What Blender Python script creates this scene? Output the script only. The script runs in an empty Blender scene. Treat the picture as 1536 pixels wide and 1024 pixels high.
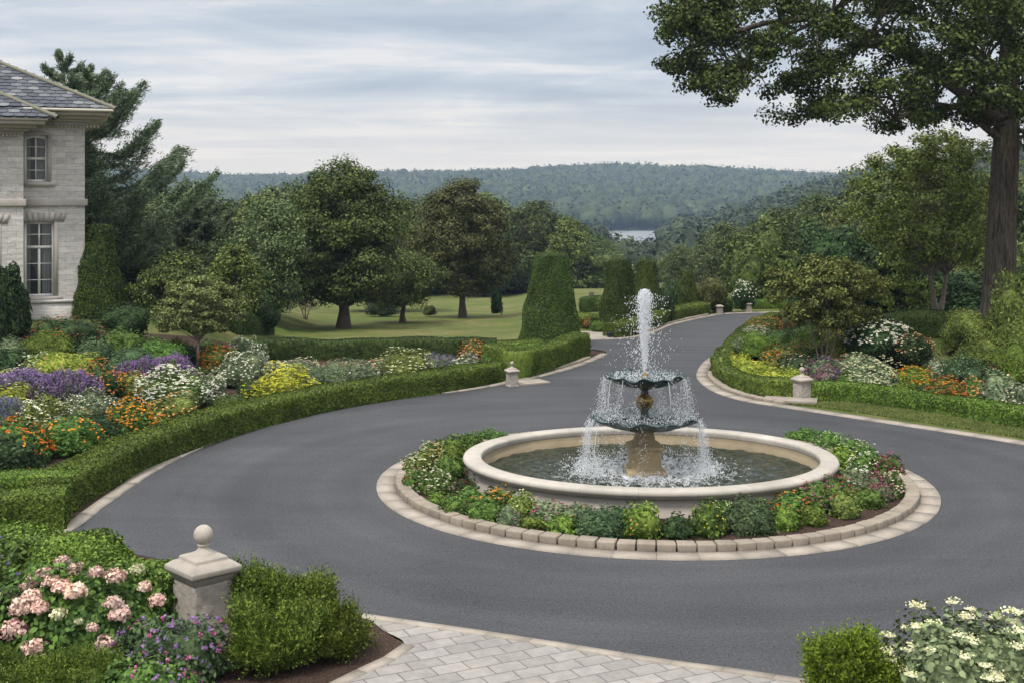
import bpy, math, numpy as np
from mathutils import Vector, geometry
from math import radians as R

# ------------------------------------------------------------------ camera, sky, sun, exposure
sc = bpy.context.scene
COL = sc.collection
F, HZ, CH = 1900.0, 290.0, 6.0            # focal length in px of a 1536 px frame, horizon row, camera height (m)
cam = bpy.data.cameras.new("Camera"); co = bpy.data.objects.new("camera", cam); COL.objects.link(co)
co.location = (0, 0, CH); co.rotation_euler = (R(90), 0, 0)
cam.sensor_width = 36; cam.lens = 36*F/1536; cam.shift_y = -(512-HZ)/1536
cam.clip_start = .1; cam.clip_end = 9000
sc.camera = co
SUN_EL, SUN_ROT = 58, 215
w = bpy.data.worlds.new("World"); sc.world = w; w.use_nodes = True
nt = w.node_tree; nt.nodes.clear(); N = nt.nodes.new; L = nt.links.new
out = N('ShaderNodeOutputWorld'); mix = N('ShaderNodeMixShader')
b1 = N('ShaderNodeBackground'); b2 = N('ShaderNodeBackground')
sky = N('ShaderNodeTexSky'); sky.sky_type = 'NISHITA'; sky.sun_disc = False
sky.sun_elevation = R(SUN_EL); sky.sun_rotation = R(SUN_ROT)
L(sky.outputs[0], b1.inputs[0]); b1.inputs[1].default_value = .10
tc = N('ShaderNodeTexCoord'); sp = N('ShaderNodeSeparateXYZ'); L(tc.outputs['Generated'], sp.inputs[0])
def mth(op, a, b=None, clamp=False):
    m = N('ShaderNodeMath'); m.operation = op; m.use_clamp = clamp
    for k, v in enumerate((a, b)):
        if v is None: continue
        if isinstance(v, (int, float)): m.inputs[k].default_value = v
        else: L(v, m.inputs[k])
    return m.outputs[0]
zz = mth('ADD', mth('MAXIMUM', sp.outputs[2], 0.0), .045)
cx = mth('DIVIDE', sp.outputs[0], zz); cy = mth('DIVIDE', sp.outputs[1], zz)
cb = N('ShaderNodeCombineXYZ'); L(cx, cb.inputs[0]); L(cy, cb.inputs[1])
mp = N('ShaderNodeMapping'); mp.inputs['Scale'].default_value = (.42, .85, 1); mp.inputs['Rotation'].default_value = (0, 0, R(-7)); mp.inputs['Location'].default_value = (3.3, 1.7, 0)
L(cb.outputs[0], mp.inputs[0])
n1 = N('ShaderNodeTexNoise'); n1.inputs['Scale'].default_value = 1.0; n1.inputs['Detail'].default_value = 6; n1.inputs['Roughness'].default_value = .52
n1.inputs['Distortion'].default_value = .35; L(mp.outputs[0], n1.inputs[0])
mpb = N('ShaderNodeMapping'); mpb.inputs['Scale'].default_value = (3.2, 3.2, 17); mpb.inputs['Location'].default_value = (1.3, 0, .4); L(tc.outputs['Generated'], mpb.inputs[0])
n2_ = N('ShaderNodeTexNoise'); n2_.inputs['Scale'].default_value = 1.5; n2_.inputs['Detail'].default_value = 7; n2_.inputs['Roughness'].default_value = .6; n2_.inputs['Distortion'].default_value = .5; L(mpb.outputs[0], n2_.inputs[0])
cr = N('ShaderNodeValToRGB'); L(mth('ADD', mth('MULTIPLY', n1.outputs[0], .52), mth('MULTIPLY', n2_.outputs[0], .48)), cr.inputs[0])
e = cr.color_ramp.elements; e[0].position = .39; e[0].color = (.44, .51, .62, 1); e[1].position = .59; e[1].color = (.84, .84, .865, 1)
m_ = e.new(.5); m_.color = (.60, .66, .75, 1)
hr = N('ShaderNodeValToRGB'); L(sp.outputs[2], hr.inputs[0])           # pale warm light low over the hills
e = hr.color_ramp.elements; e[0].position = 0; e[0].color = (1, 1, 1, 1); e[1].position = .085; e[1].color = (0, 0, 0, 1)
hm = N('ShaderNodeMix'); hm.data_type = 'RGBA'; L(hr.outputs[0], hm.inputs[0]); L(cr.outputs[0], hm.inputs[6]); hm.inputs[7].default_value = (.86, .80, .76, 1)
zr = N('ShaderNodeValToRGB'); L(sp.outputs[2], zr.inputs[0])           # an overcast sky is brighter overhead
e = zr.color_ramp.elements; e[0].position = .2; e[0].color = (1, 1, 1, 1); e[1].position = .85; e[1].color = (3.2, 3.02, 2.72, 1)
zm = N('ShaderNodeMix'); zm.data_type = 'RGBA'; zm.blend_type = 'MULTIPLY'; zm.inputs[0].default_value = 1
L(hm.outputs[2], zm.inputs[6]); L(zr.outputs[0], zm.inputs[7])
L(zm.outputs[2], b2.inputs[0]); b2.inputs[1].default_value = 1.0
mix.inputs[0].default_value = .9; L(b1.outputs[0], mix.inputs[1]); L(b2.outputs[0], mix.inputs[2]); L(mix.outputs[0], out.inputs[0])
sl = bpy.data.lights.new("sun", 'SUN'); so = bpy.data.objects.new("sun", sl); COL.objects.link(so)
sl.energy = 3.4; sl.angle = R(10); sl.color = (1, .95, .88)
so.rotation_euler = (R(90-SUN_EL), 0, R(180-SUN_ROT)); so.location = (0, 0, 50)
sc.view_settings.view_transform = 'Standard'; sc.view_settings.look = 'None'; sc.view_settings.exposure = 0; sc.view_settings.gamma = 1
sc.render.engine = 'CYCLES'; sc.cycles.max_bounces = 6; sc.cycles.diffuse_bounces = 2; sc.cycles.transparent_max_bounces = 6
sc.cycles.use_denoising = True; sc.cycles.volume_bounces = 0; sc.cycles.caustics_reflective = False; sc.cycles.caustics_refractive = False

# ------------------------------------------------------------------ helpers
rng = np.random.default_rng(7)
def S(t): t = min(1., max(0., t)); return t*t*(3-2*t)
def Sn(t): t = np.clip(t, 0, 1); return t*t*(3-2*t)
def hgt(x, y):
    x = np.asarray(x, float); y = np.asarray(y, float)
    h = 1.3*Sn((y-34)/10)*Sn((-x-10)/4)*(1-Sn((y-62)/25))
    h = h + 1.4*Sn((y-38)/10)*Sn((x-9.5)/7)*(1-Sn((y-50)/8))
    st = 50+15*Sn((x+1)/6)
    h = h - .06*np.clip(y-st, 0, 90)
    h = h - 15*Sn((y-150)/170) - 5.5*Sn((y-330)/350)
    lake = Sn((y-690)/40)*(1-Sn((y-985)/30))
    h = np.where(y > 400, h*(1-lake)+(-28.5)*lake, h)
    far = Sn((y-985)/1050)
    wav = 4*np.sin(x/310+.6)+3.5*np.sin(x/143+.4)+2.5*np.sin(x/61+y/170)
    h = h + far*(50+wav) - 7*far*Sn((x-330)/200)
    g = Sn((x-40-.06*(y-500))/190)*Sn((y-250)/260)*(1-Sn((y-760)/200))
    h = h + 37*g
    h = h + 2.5*np.sin(x/37)*np.sin(y/41)*Sn((y-180)/100)*(1-lake)
    return h
def hh(x, y): return float(hgt(x, y))
def P(px, py, dz=0.0):
    """ground point seen at picture position px, py"""
    dx = (px-768)/F; dy = -(py-HZ)/F
    t = 8.0
    while t < 400:
        if CH+dy*t <= hh(dx*t, t)+dz: break
        t += .25
    lo, hi = t-.25, t
    for _ in range(18):
        m = (lo+hi)/2
        if CH+dy*m <= hh(dx*m, m)+dz: hi = m
        else: lo = m
    return (dx*hi, hi)
def PX(px, d, py):   # point at depth d
    return ((px-768)*d/F, d, CH-(py-HZ)*d/F)

def tag(o, label=None, cat=None, group=None, kind=None):
    if label: o['label'] = label
    if cat: o['category'] = cat
    if group: o['group'] = group
    if kind: o['kind'] = kind
    return o
def link(name, me, mat=None, parent=None, loc=None):
    o = bpy.data.objects.new(name, me); COL.objects.link(o)
    if mat is not None and me is not None and not me.materials: me.materials.append(mat)
    if parent: o.parent = parent
    if loc is not None: o.location = loc
    return o
def empty(name, loc, label, cat, group=None, rz=0, scale=1):
    o = bpy.data.objects.new(name, None); COL.objects.link(o); o.location = loc; o.rotation_euler = (0, 0, rz)
    o.empty_display_size = .2
    o.scale = (scale,)*3 if isinstance(scale, (int, float)) else scale
    return tag(o, label, cat, group)
def np_mesh(name, V, faces, smooth=False, mat=None):
    """V (n,3); faces: list of int arrays (m,k)"""
    me = bpy.data.meshes.new(name)
    V = np.ascontiguousarray(V, np.float32)
    me.vertices.add(len(V)); me.vertices.foreach_set('co', V.ravel())
    idx = np.concatenate([f.ravel() for f in faces if len(f)]).astype(np.int32)
    tot = np.concatenate([np.full(len(f), f.shape[1], np.int32) for f in faces if len(f)])
    st = np.concatenate([[0], np.cumsum(tot)[:-1]]).astype(np.int32)
    me.loops.add(len(idx)); me.loops.foreach_set('vertex_index', idx)
    me.polygons.add(len(tot)); me.polygons.foreach_set('loop_start', st)
    if smooth: me.polygons.foreach_set('use_smooth', np.ones(len(tot), bool))
    me.update(calc_edges=True); me.validate()
    if mat: me.materials.append(mat)
    return me
class MB:
    def __init__(s): s.V = []; s.Q = []; s.T = []; s.n = 0
    def add(s, V, Q=None, T=None):
        V = np.asarray(V, float).reshape(-1, 3)
        if Q is not None and len(Q): s.Q.append(np.asarray(Q, int)+s.n)
        if T is not None and len(T): s.T.append(np.asarray(T, int)+s.n)
        s.V.append(V); s.n += len(V); return s
    def box(s, x0, x1, y0, y1, z0, z1, taper=0):
        t = taper
        V = [(x0, y0, z0), (x1, y0, z0), (x1, y1, z0), (x0, y1, z0), (x0+t, y0+t, z1), (x1-t, y0+t, z1), (x1-t, y1-t, z1), (x0+t, y1-t, z1)]
        return s.add(V, [(3, 2, 1, 0), (4, 5, 6, 7), (0, 1, 5, 4), (1, 2, 6, 5), (2, 3, 7, 6), (3, 0, 4, 7)])
    def tube(s, pts, rad, sides=6, cap=True):
        pts = np.asarray(pts, float); n = len(pts); rad = np.broadcast_to(rad, n)
        d = np.gradient(pts, axis=0); d /= np.linalg.norm(d, axis=1, keepdims=True)+1e-9
        up = np.array([0, 0, 1.]) if abs(d[0][2]) < .9 else np.array([1., 0, 0])
        V = []
        for i in range(n):
            a = np.cross(d[i], up); a /= np.linalg.norm(a)+1e-9; b = np.cross(d[i], a)
            th = np.arange(sides)*2*np.pi/sides
            V.append(pts[i]+rad[i]*(np.cos(th)[:, None]*a+np.sin(th)[:, None]*b))
        V = np.concatenate(V); Q = []
        for i in range(n-1):
            for k in range(sides):
                k2 = (k+1) % sides; Q.append((i*sides+k, i*sides+k2, (i+1)*sides+k2, (i+1)*sides+k))
        return s.add(V, Q)
    def lathe(s, prof, seg=48, ox=0, oy=0, fr=None, fz=None):
        th = np.arange(seg)*2*np.pi/seg; V = []
        for j, (r, z) in enumerate(prof):
            rr = r*np.ones(seg) if fr is None else r*fr(th, j)
            z2 = z*np.ones(seg) if fz is None else z+fz(th, j)
            V.append(np.stack([ox+rr*np.cos(th), oy+rr*np.sin(th), z2], 1))
        Q = []
        for j in range(len(prof)-1):
            for k in range(seg):
                k2 = (k+1) % seg; Q.append((j*seg+k, j*seg+k2, (j+1)*seg+k2, (j+1)*seg+k))
        return s.add(np.concatenate(V), Q)
    def square(s, prof, ox=0, oy=0):
        """square 'lathe': prof of (half side, z)"""
        V = []
        for (r, z) in prof: V += [(ox-r, oy-r, z), (ox+r, oy-r, z), (ox+r, oy+r, z), (ox-r, oy+r, z)]
        Q = []
        for j in range(len(prof)-1):
            for k in range(4):
                k2 = (k+1) % 4; Q.append((j*4+k, j*4+k2, j*4+4+k2, j*4+4+k))
        n = len(prof)-1; Q.append((n*4, n*4+1, n*4+2, n*4+3))
        return s.add(V, Q)
    def mesh(s, name, smooth=False, mat=None):
        V = np.concatenate(s.V); f = []
        if s.Q: f.append(np.concatenate(s.Q))
        if s.T: f.append(np.concatenate(s.T))
        return np_mesh(name, V, f, smooth, mat)
def bevel(o, w=.01, seg=2):
    m = o.modifiers.new('bevel', 'BEVEL'); m.width = w; m.segments = seg; m.limit_method = 'ANGLE'; return o

# ------------------------------------------------------------------ materials
def newmat(name):
    m = bpy.data.materials.new(name); m.use_nodes = True; t = m.node_tree
    b = t.nodes['Principled BSDF']; return m, t, b
def nd(t, ty, **kw):
    n = t.nodes.new(ty)
    for k, v in kw.items():
        if k[0] == '_': setattr(n, k[1:], v)
        else: n.inputs[k].default_value = v
    return n
def rgb(t, fac, c1, c2, mode='MIX'):
    m = t.nodes.new('ShaderNodeMix'); m.data_type = 'RGBA'; m.blend_type = mode
    for k, v in ((0, fac), (6, c1), (7, c2)):
        if isinstance(v, (tuple, list)): m.inputs[k].default_value = (*v[:3], 1)
        elif isinstance(v, (int, float)): m.inputs[k].default_value = v
        else: t.links.new(v, m.inputs[k])
    return m.outputs[2]
def ramp(t, fac, stops):
    r = t.nodes.new('ShaderNodeValToRGB'); e = r.color_ramp.elements
    e[0].position = stops[0][0]; e[0].color = (*stops[0][1], 1); e[1].position = stops[-1][0]; e[1].color = (*stops[-1][1], 1)
    for p_, c in stops[1:-1]: q = e.new(p_); q.color = (*c, 1)
    t.links.new(fac, r.inputs[0]); return r.outputs[0]
def noise(t, scale, detail=4, rough=.55, vec=None, dist=0):
    n = nd(t, 'ShaderNodeTexNoise', Scale=scale, Detail=detail, Roughness=rough, Distortion=dist)
    if vec is not None: t.links.new(vec, n.inputs[0])
    return n.outputs[0]
def wpos(t): return t.nodes.new('ShaderNodeNewGeometry').outputs['Position']
def bump(t, b, h, strength=.3, dist=.02):
    m = nd(t, 'ShaderNodeBump', Strength=strength, Distance=dist); t.links.new(h, m.inputs['Height']); t.links.new(m.outputs[0], b.inputs['Normal'])
_lm = {}
def leafmat(name, c1, c2, trans=.15, rough=.6, obvar=.25, spec=.14):
    if name in _lm: return _lm[name]
    m, t, b = newmat(name); _lm[name] = m
    g = t.nodes.new('ShaderNodeNewGeometry'); oi = t.nodes.new('ShaderNodeObjectInfo')
    pw = nd(t, 'ShaderNodeMath', _operation='POWER'); t.links.new(g.outputs['Random Per Island'], pw.inputs[0]); pw.inputs[1].default_value = 1.6
    col = rgb(t, pw.outputs[0], c1, c2)
    nz = noise(t, 1.3, 3, .6, g.outputs['Position'])
    col = rgb(t, 1., col, ramp(t, nz, [(.3, (.72, .74, .70)), (.7, (1.25, 1.22, 1.1))]), 'MULTIPLY')
    mr = nd(t, 'ShaderNodeMapRange'); t.links.new(oi.outputs['Random'], mr.inputs[0]); mr.inputs[3].default_value = 1-obvar; mr.inputs[4].default_value = 1+obvar
    hs = nd(t, 'ShaderNodeHueSaturation'); t.links.new(mr.outputs[0], hs.inputs['Value']); t.links.new(col, hs.inputs['Color'])
    mr2 = nd(t, 'ShaderNodeMapRange'); t.links.new(oi.outputs['Random'], mr2.inputs[0]); mr2.inputs[3].default_value = .485; mr2.inputs[4].default_value = .515
    t.links.new(mr2.outputs[0], hs.inputs['Hue'])
    t.links.new(hs.outputs[0], b.inputs['Base Color']); b.inputs['Roughness'].default_value = rough; b.inputs['Specular IOR Level'].default_value = spec
    if trans > 0:
        tr = t.nodes.new('ShaderNodeBsdfTranslucent'); t.links.new(hs.outputs[0], tr.inputs[0])
        ms = t.nodes.new('ShaderNodeMixShader'); ms.inputs[0].default_value = trans
        o_ = t.nodes['Material Output']; t.links.new(b.outputs[0], ms.inputs[1]); t.links.new(tr.outputs[0], ms.inputs[2]); t.links.new(ms.outputs[0], o_.inputs[0])
    return m
def stonemat(name, c1, c2, sc_=6, bs=.3, rough=.85, stain=None):
    m, t, b = newmat(name); v = wpos(t)
    n = noise(t, sc_, 6, .65, v); n2 = noise(t, sc_*.17, 3, .5, v)
    col = rgb(t, n, c1, c2)
    col = rgb(t, 1., col, ramp(t, n2, [(.3, (.78, .77, .74)), (.7, (1.12, 1.1, 1.08))]), 'MULTIPLY')
    gi = t.nodes.new('ShaderNodeNewGeometry')
    mr = nd(t, 'ShaderNodeMapRange'); t.links.new(gi.outputs['Random Per Island'], mr.inputs[0]); mr.inputs[3].default_value = .86; mr.inputs[4].default_value = 1.1
    hs = nd(t, 'ShaderNodeHueSaturation'); t.links.new(mr.outputs[0], hs.inputs['Value']); t.links.new(col, hs.inputs['Color'])
    t.links.new(hs.outputs[0], b.inputs['Base Color']); b.inputs['Roughness'].default_value = rough; b.inputs['Specular IOR Level'].default_value = .3
    bump(t, b, noise(t, sc_*5, 6, .7, v), bs, .02); return m
def plain(name, c, rough=.6, metal=0, spec=.5):
    m, t, b = newmat(name); v = wpos(t)
    n = noise(t, 9, 4, .6, v)
    t.links.new(rgb(t, n, tuple(x*.85 for x in c), tuple(min(1, x*1.12) for x in c)), b.inputs['Base Color'])
    b.inputs['Roughness'].default_value = rough; b.inputs['Metallic'].default_value = metal; b.inputs['Specular IOR Level'].default_value = spec; return m

M = {}
def asphalt():
    m, t, b = newmat('asphalt'); v = wpos(t)
    fine = noise(t, 26, 5, .85, v); mid = noise(t, 9, 3, .6, v); big = noise(t, .28, 4, .55, v, .4)
    mp = nd(t, 'ShaderNodeMapping'); mp.inputs['Scale'].default_value = (.25, 1.4, 1); t.links.new(v, mp.inputs[0]); st = noise(t, .9, 4, .6, mp.outputs[0], .6)
    c = rgb(t, ramp(t, fine, [(.40, (0, 0, 0)), (.60, (1, 1, 1))]), (.028, .029, .0325), (.077, .079, .086))
    c = rgb(t, 1., c, ramp(t, big, [(.32, (.82, .82, .84)), (.68, (1.13, 1.12, 1.11))]), 'MULTIPLY')
    c = rgb(t, 1., c, ramp(t, st, [(.35, (.92, .92, .93)), (.65, (1.07, 1.07, 1.07))]), 'MULTIPLY')
    c = rgb(t, 1., c, ramp(t, mid, [(.35, (.92, .92, .92)), (.65, (1.07, 1.07, 1.07))]), 'MULTIPLY')
    sb = nd(t, 'ShaderNodeVectorMath', _operation='SUBTRACT'); t.links.new(v, sb.inputs[0]); sb.inputs[1].default_value = (2.92, 26.45, 0); ln = nd(t, 'ShaderNodeVectorMath', _operation='LENGTH'); t.links.new(sb.outputs[0], ln.inputs[0])
    cbn = t.nodes.new('ShaderNodeCombineXYZ'); t.links.new(ln.outputs['Value'], cbn.inputs[0]); wn = noise(t, 1.25, 2, .5, cbn.outputs[0])      # wheel wear circling the island
    c = rgb(t, 1., c, ramp(t, wn, [(.35, (.90, .90, .90)), (.65, (1.12, 1.12, 1.12))]), 'MULTIPLY')
    crk = nd(t, 'ShaderNodeTexVoronoi', Scale=.75); crk.feature = 'DISTANCE_TO_EDGE'; wv = nd(t, 'ShaderNodeVectorMath', _operation='MULTIPLY_ADD'); nn_ = nd(t, 'ShaderNodeTexNoise', Scale=1.6, Detail=5); t.links.new(v, nn_.inputs[0]); t.links.new(nn_.outputs['Color'], wv.inputs[0]); wv.inputs[1].default_value = (1.3, 1.3, 0); t.links.new(v, wv.inputs[2]); t.links.new(wv.outputs[0], crk.inputs[0])
    ck = ramp(t, crk.outputs['Distance'], [(0, (.70, .70, .70)), (.012, (1, 1, 1))]); gate = ramp(t, noise(t, .35, 2, .5, v), [(.52, (0, 0, 0)), (.60, (1, 1, 1))])
    c = rgb(t, 1., c, rgb(t, gate, (1, 1, 1), ck), 'MULTIPLY')
    t.links.new(c, b.inputs['Base Color']); b.inputs['Roughness'].default_value = .8; b.inputs['Specular IOR Level'].default_value = .25
    bump(t, b, fine, .35, .012); return m
M['asphalt'] = asphalt()
def grass():
    m, t, b = newmat('lawn_grass'); v = wpos(t)
    n1 = noise(t, 22, 4, .75, v); n2 = noise(t, .22, 4, .6, v, .5); n3 = noise(t, 1.7, 4, .65, v)
    c = rgb(t, n1, (.046, .070, .016), (.118, .148, .040))
    c = rgb(t, ramp(t, n2, [(.42, (0, 0, 0)), (.68, (.65, .65, .65))]), c, (.19, .16, .075))
    c = rgb(t, 1., c, ramp(t, n3, [(.3, (.7, .72, .7)), (.7, (1.22, 1.2, 1.12))]), 'MULTIPLY')
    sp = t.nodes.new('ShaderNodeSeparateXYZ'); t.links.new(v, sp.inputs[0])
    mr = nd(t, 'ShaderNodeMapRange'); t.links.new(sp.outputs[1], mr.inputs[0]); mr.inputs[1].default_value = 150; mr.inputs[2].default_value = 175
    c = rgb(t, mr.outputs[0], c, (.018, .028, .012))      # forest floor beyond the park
    t.links.new(c, b.inputs['Base Color']); b.inputs['Roughness'].default_value = .9; b.inputs['Specular IOR Level'].default_value = .1
    bump(t, b, n1, .7, .05); return m
M['grass'] = grass()
def mulch():
    m, t, b = newmat('bark_mulch'); v = wpos(t)
    vo = nd(t, 'ShaderNodeTexVoronoi', Scale=38); t.links.new(v, vo.inputs[0])
    c = rgb(t, ramp(t, noise(t, 30, 4, .7, v), [(.35, (0, 0, 0)), (.65, (1, 1, 1))]), (.020, .012, .010), (.095, .062, .048))
    c = rgb(t, .35, c, rgb(t, vo.outputs['Color'], (.02, .012, .01), (.10, .065, .05)))
    t.links.new(c, b.inputs['Base Color']); b.inputs['Roughness'].default_value = .95; b.inputs['Specular IOR Level'].default_value = .1
    bump(t, b, vo.outputs[0], .9, .03); return m
M['mulch'] = mulch()
M['kerb'] = stonemat('pale_kerb_stone', (.235, .205, .175), (.39, .35, .305), 9, .25)
M['cobble'] = stonemat('tumbled_kerb_block', (.20, .17, .138), (.37, .325, .27), 14, .6)
M['rim'] = stonemat('basin_limestone', (.30, .278, .250), (.47, .44, .40), 5, .4)
M['rimwall'] = stonemat('basin_wall_stone', (.29, .26, .235), (.47, .43, .39), 3, .3)
M['inner'] = stonemat('stained_basin_lining', (.17, .135, .085), (.33, .275, .19), 2.2, .3)
M['pedestal'] = stonemat('pedestal_limestone', (.29, .26, .23), (.44, .40, .355), 11, .35)
M['shaft'] = stonemat('veined_shaft_stone', (.15, .135, .12), (.48, .44, .39), 4, 1.0)
M['sandstone'] = stonemat('ochre_fountain_stone', (.25, .19, .105), (.44, .355, .22), 9, .5)
M['slabs'] = None
def pavers():
    m, t, b = newmat('apron_pavers'); v = wpos(t)
    mp = nd(t, 'ShaderNodeMapping'); mp.inputs['Rotation'].default_value = (0, 0, R(-27)); t.links.new(v, mp.inputs[0])
    nz = noise(t, 1.4, 3, .5, v)
    wob = nd(t, 'ShaderNodeVectorMath', _operation='MULTIPLY_ADD'); nn = nd(t, 'ShaderNodeTexNoise', Scale=2.2); t.links.new(v, nn.inputs[0])
    t.links.new(nn.outputs['Color'], wob.inputs[0]); wob.inputs[1].default_value = (.06, .06, 0); t.links.new(mp.outputs[0], wob.inputs[2])
    br = nd(t, 'ShaderNodeTexBrick', Scale=1.0); br.inputs['Mortar Size'].default_value = .011; br.inputs['Brick Width'].default_value = .44; br.inputs['Row Height'].default_value = .29
    br.inputs['Color1'].default_value = (.225, .213, .20, 1); br.inputs['Color2'].default_value = (.285, .27, .255, 1); br.inputs['Mortar'].default_value = (.12, .115, .11, 1)
    t.links.new(wob.outputs[0], br.inputs[0])
    c = rgb(t, 1., br.outputs[0], ramp(t, noise(t, 7, 5, .7, v), [(.3, (.8, .8, .8)), (.7, (1.15, 1.13, 1.1))]), 'MULTIPLY')
    c = rgb(t, 1., c, ramp(t, nz, [(.3, (.88, .88, .9)), (.7, (1.08, 1.06, 1.04))]), 'MULTIPLY')
    t.links.new(c, b.inputs['Base Color']); b.inputs['Roughness'].default_value = .8
    bump(t, b, br.outputs['Fac'], -.5, .02); return m
M['pavers'] = pavers()
M['bark'] = stonemat('tree_bark', (.055, .042, .032), (.15, .12, .095), 9, 1.0, .95)
def oakbark():
    m, t, b = newmat('ridged_bark'); v = wpos(t)
    mp = nd(t, 'ShaderNodeMapping'); mp.inputs['Scale'].default_value = (9, 9, 1.1); t.links.new(v, mp.inputs[0])
    n = noise(t, 1.2, 6, .65, mp.outputs[0], 1.2); n2 = noise(t, 1.1, 3, .5, v)
    c = rgb(t, ramp(t, n, [(.38, (0, 0, 0)), (.62, (1, 1, 1))]), (.035, .028, .022), (.145, .120, .098))
    c = rgb(t, ramp(t, n2, [(.5, (0, 0, 0)), (.75, (.35, .35, .35))]), c, (.09, .10, .055))
    t.links.new(c, b.inputs['Base Color']); b.inputs['Roughness'].default_value = .95; b.inputs['Specular IOR Level'].default_value = .15
    bump(t, b, n, 1.0, .08); return m
M['oakbark'] = oakbark()
M['palebark'] = stonemat('pale_bark', (.13, .105, .085), (.26, .22, .18), 8, .6, .95)
def wallstone():
    m, t, b = newmat('coursed_limestone'); tcn = t.nodes.new('ShaderNodeTexCoord'); v = tcn.outputs['Object']
    mp = nd(t, 'ShaderNodeMapping'); mp.inputs['Rotation'].default_value = (R(90), 0, 0); 
    sp = t.nodes.new('ShaderNodeSeparateXYZ'); t.links.new(v, sp.inputs[0]); ad = nd(t, 'ShaderNodeMath', _operation='ADD'); t.links.new(sp.outputs[0], ad.inputs[0]); t.links.new(sp.outputs[1], ad.inputs[1])
    cb = t.nodes.new('ShaderNodeCombineXYZ'); t.links.new(ad.outputs[0], cb.inputs[0]); t.links.new(sp.outputs[2], cb.inputs[1])
    wob = nd(t, 'ShaderNodeVectorMath', _operation='MULTIPLY_ADD'); nn = nd(t, 'ShaderNodeTexNoise', Scale=2.2); t.links.new(v, nn.inputs[0])
    t.links.new(nn.outputs['Color'], wob.inputs[0]); wob.inputs[1].default_value = (.12, .05, 0); t.links.new(cb.outputs[0], wob.inputs[2])
    br = nd(t, 'ShaderNodeTexBrick', Scale=1.0); br.inputs['Mortar Size'].default_value = .012; br.inputs['Mortar Smooth'].default_value = .5
    br.inputs['Brick Width'].default_value = .62; br.inputs['Row Height'].default_value = .21; br.offset_frequency = 2
    br.inputs['Color1'].default_value = (.43, .41, .385, 1); br.inputs['Color2'].default_value = (.56, .535, .505, 1); br.inputs['Mortar'].default_value = (.34, .325, .31, 1)
    t.links.new(wob.outputs[0], br.inputs[0])
    mp2 = nd(t, 'ShaderNodeMapping'); mp2.inputs['Scale'].default_value = (2.5, 2.5, 9); t.links.new(v, mp2.inputs[0])
    st = noise(t, 1.2, 6, .7, mp2.outputs[0], .8)
    c = rgb(t, 1., br.outputs[0], ramp(t, st, [(.3, (.66, .66, .68)), (.5, (.98, .98, .98)), (.7, (1.15, 1.14, 1.12))]), 'MULTIPLY')
    t.links.new(c, b.inputs['Base Color']); b.inputs['Roughness'].default_value = .9
    bump(t, b, st, .6, .04); return m
M['wall'] = wallstone()
M['trimstone'] = stonemat('dressed_trim_stone', (.36, .335, .31), (.50, .47, .44), 4, .3)
M['cornice'] = plain('painted_cornice', (.42, .385, .33), .6)
M['white'] = plain('white_painted_wood', (.72, .71, .68), .5)
M['surround'] = plain('window_surround', (.40, .36, .325), .7)
M['copper'] = plain('verdigris_ridge', (.13, .125, .085), .7)
M['slate'] = None
def slate():
    m, t, b = newmat('roof_slate'); g = t.nodes.new('ShaderNodeNewGeometry')
    c = ramp(t, g.outputs['Random Per Island'], [(0, (.022, .027, .038)), (.4, (.035, .042, .058)), (.75, (.075, .085, .10)), (.95, (.16, .165, .17)), (1, (.22, .22, .22))])
    c = rgb(t, .6, c, ramp(t, noise(t, 12, 5, .7, g.outputs['Position']), [(.3, (.6, .6, .6)), (.7, (1.3, 1.3, 1.3))]), 'MULTIPLY')
    t.links.new(c, b.inputs['Base Color']); b.inputs['Roughness'].default_value = .6; return m
M['slate'] = slate()
def glass():
    m, t, b = newmat('window_glass'); b.inputs['Base Color'].default_value = (.05, .06, .06, 1); b.inputs['Roughness'].default_value = .04
    b.inputs['Specular IOR Level'].default_value = .8; tr = t.nodes.new('ShaderNodeBsdfTransparent'); ms = t.nodes.new('ShaderNodeMixShader'); ms.inputs[0].default_value = .55
    t.links.new(b.outputs[0], ms.inputs[1]); t.links.new(tr.outputs[0], ms.inputs[2]); t.links.new(ms.outputs[0], t.nodes['Material Output'].inputs[0]); return m
M['glass'] = glass()
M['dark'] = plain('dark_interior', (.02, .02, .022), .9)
M['curtain'] = plain('pale_curtain', (.45, .45, .44), .9)
def patina():
    m, t, b = newmat('verdigris_bronze'); v = wpos(t); n = noise(t, 7, 6, .7, v, .5)
    c = ramp(t, n, [(.34, (.010, .018, .019)), (.55, (.022, .045, .045)), (.75, (.095, .155, .15))])
    t.links.new(c, b.inputs['Base Color']); b.inputs['Roughness'].default_value = .28; b.inputs['Metallic'].default_value = .25; bump(t, b, noise(t, 20, 4, .6, v), .4, .02); return m
M['patina'] = patina()
M['gold'] = plain('aged_gilt_bronze', (.33, .22, .075), .38, .7)
M['iron'] = plain('dark_bronze', (.05, .055, .05), .4, .5)
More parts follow.
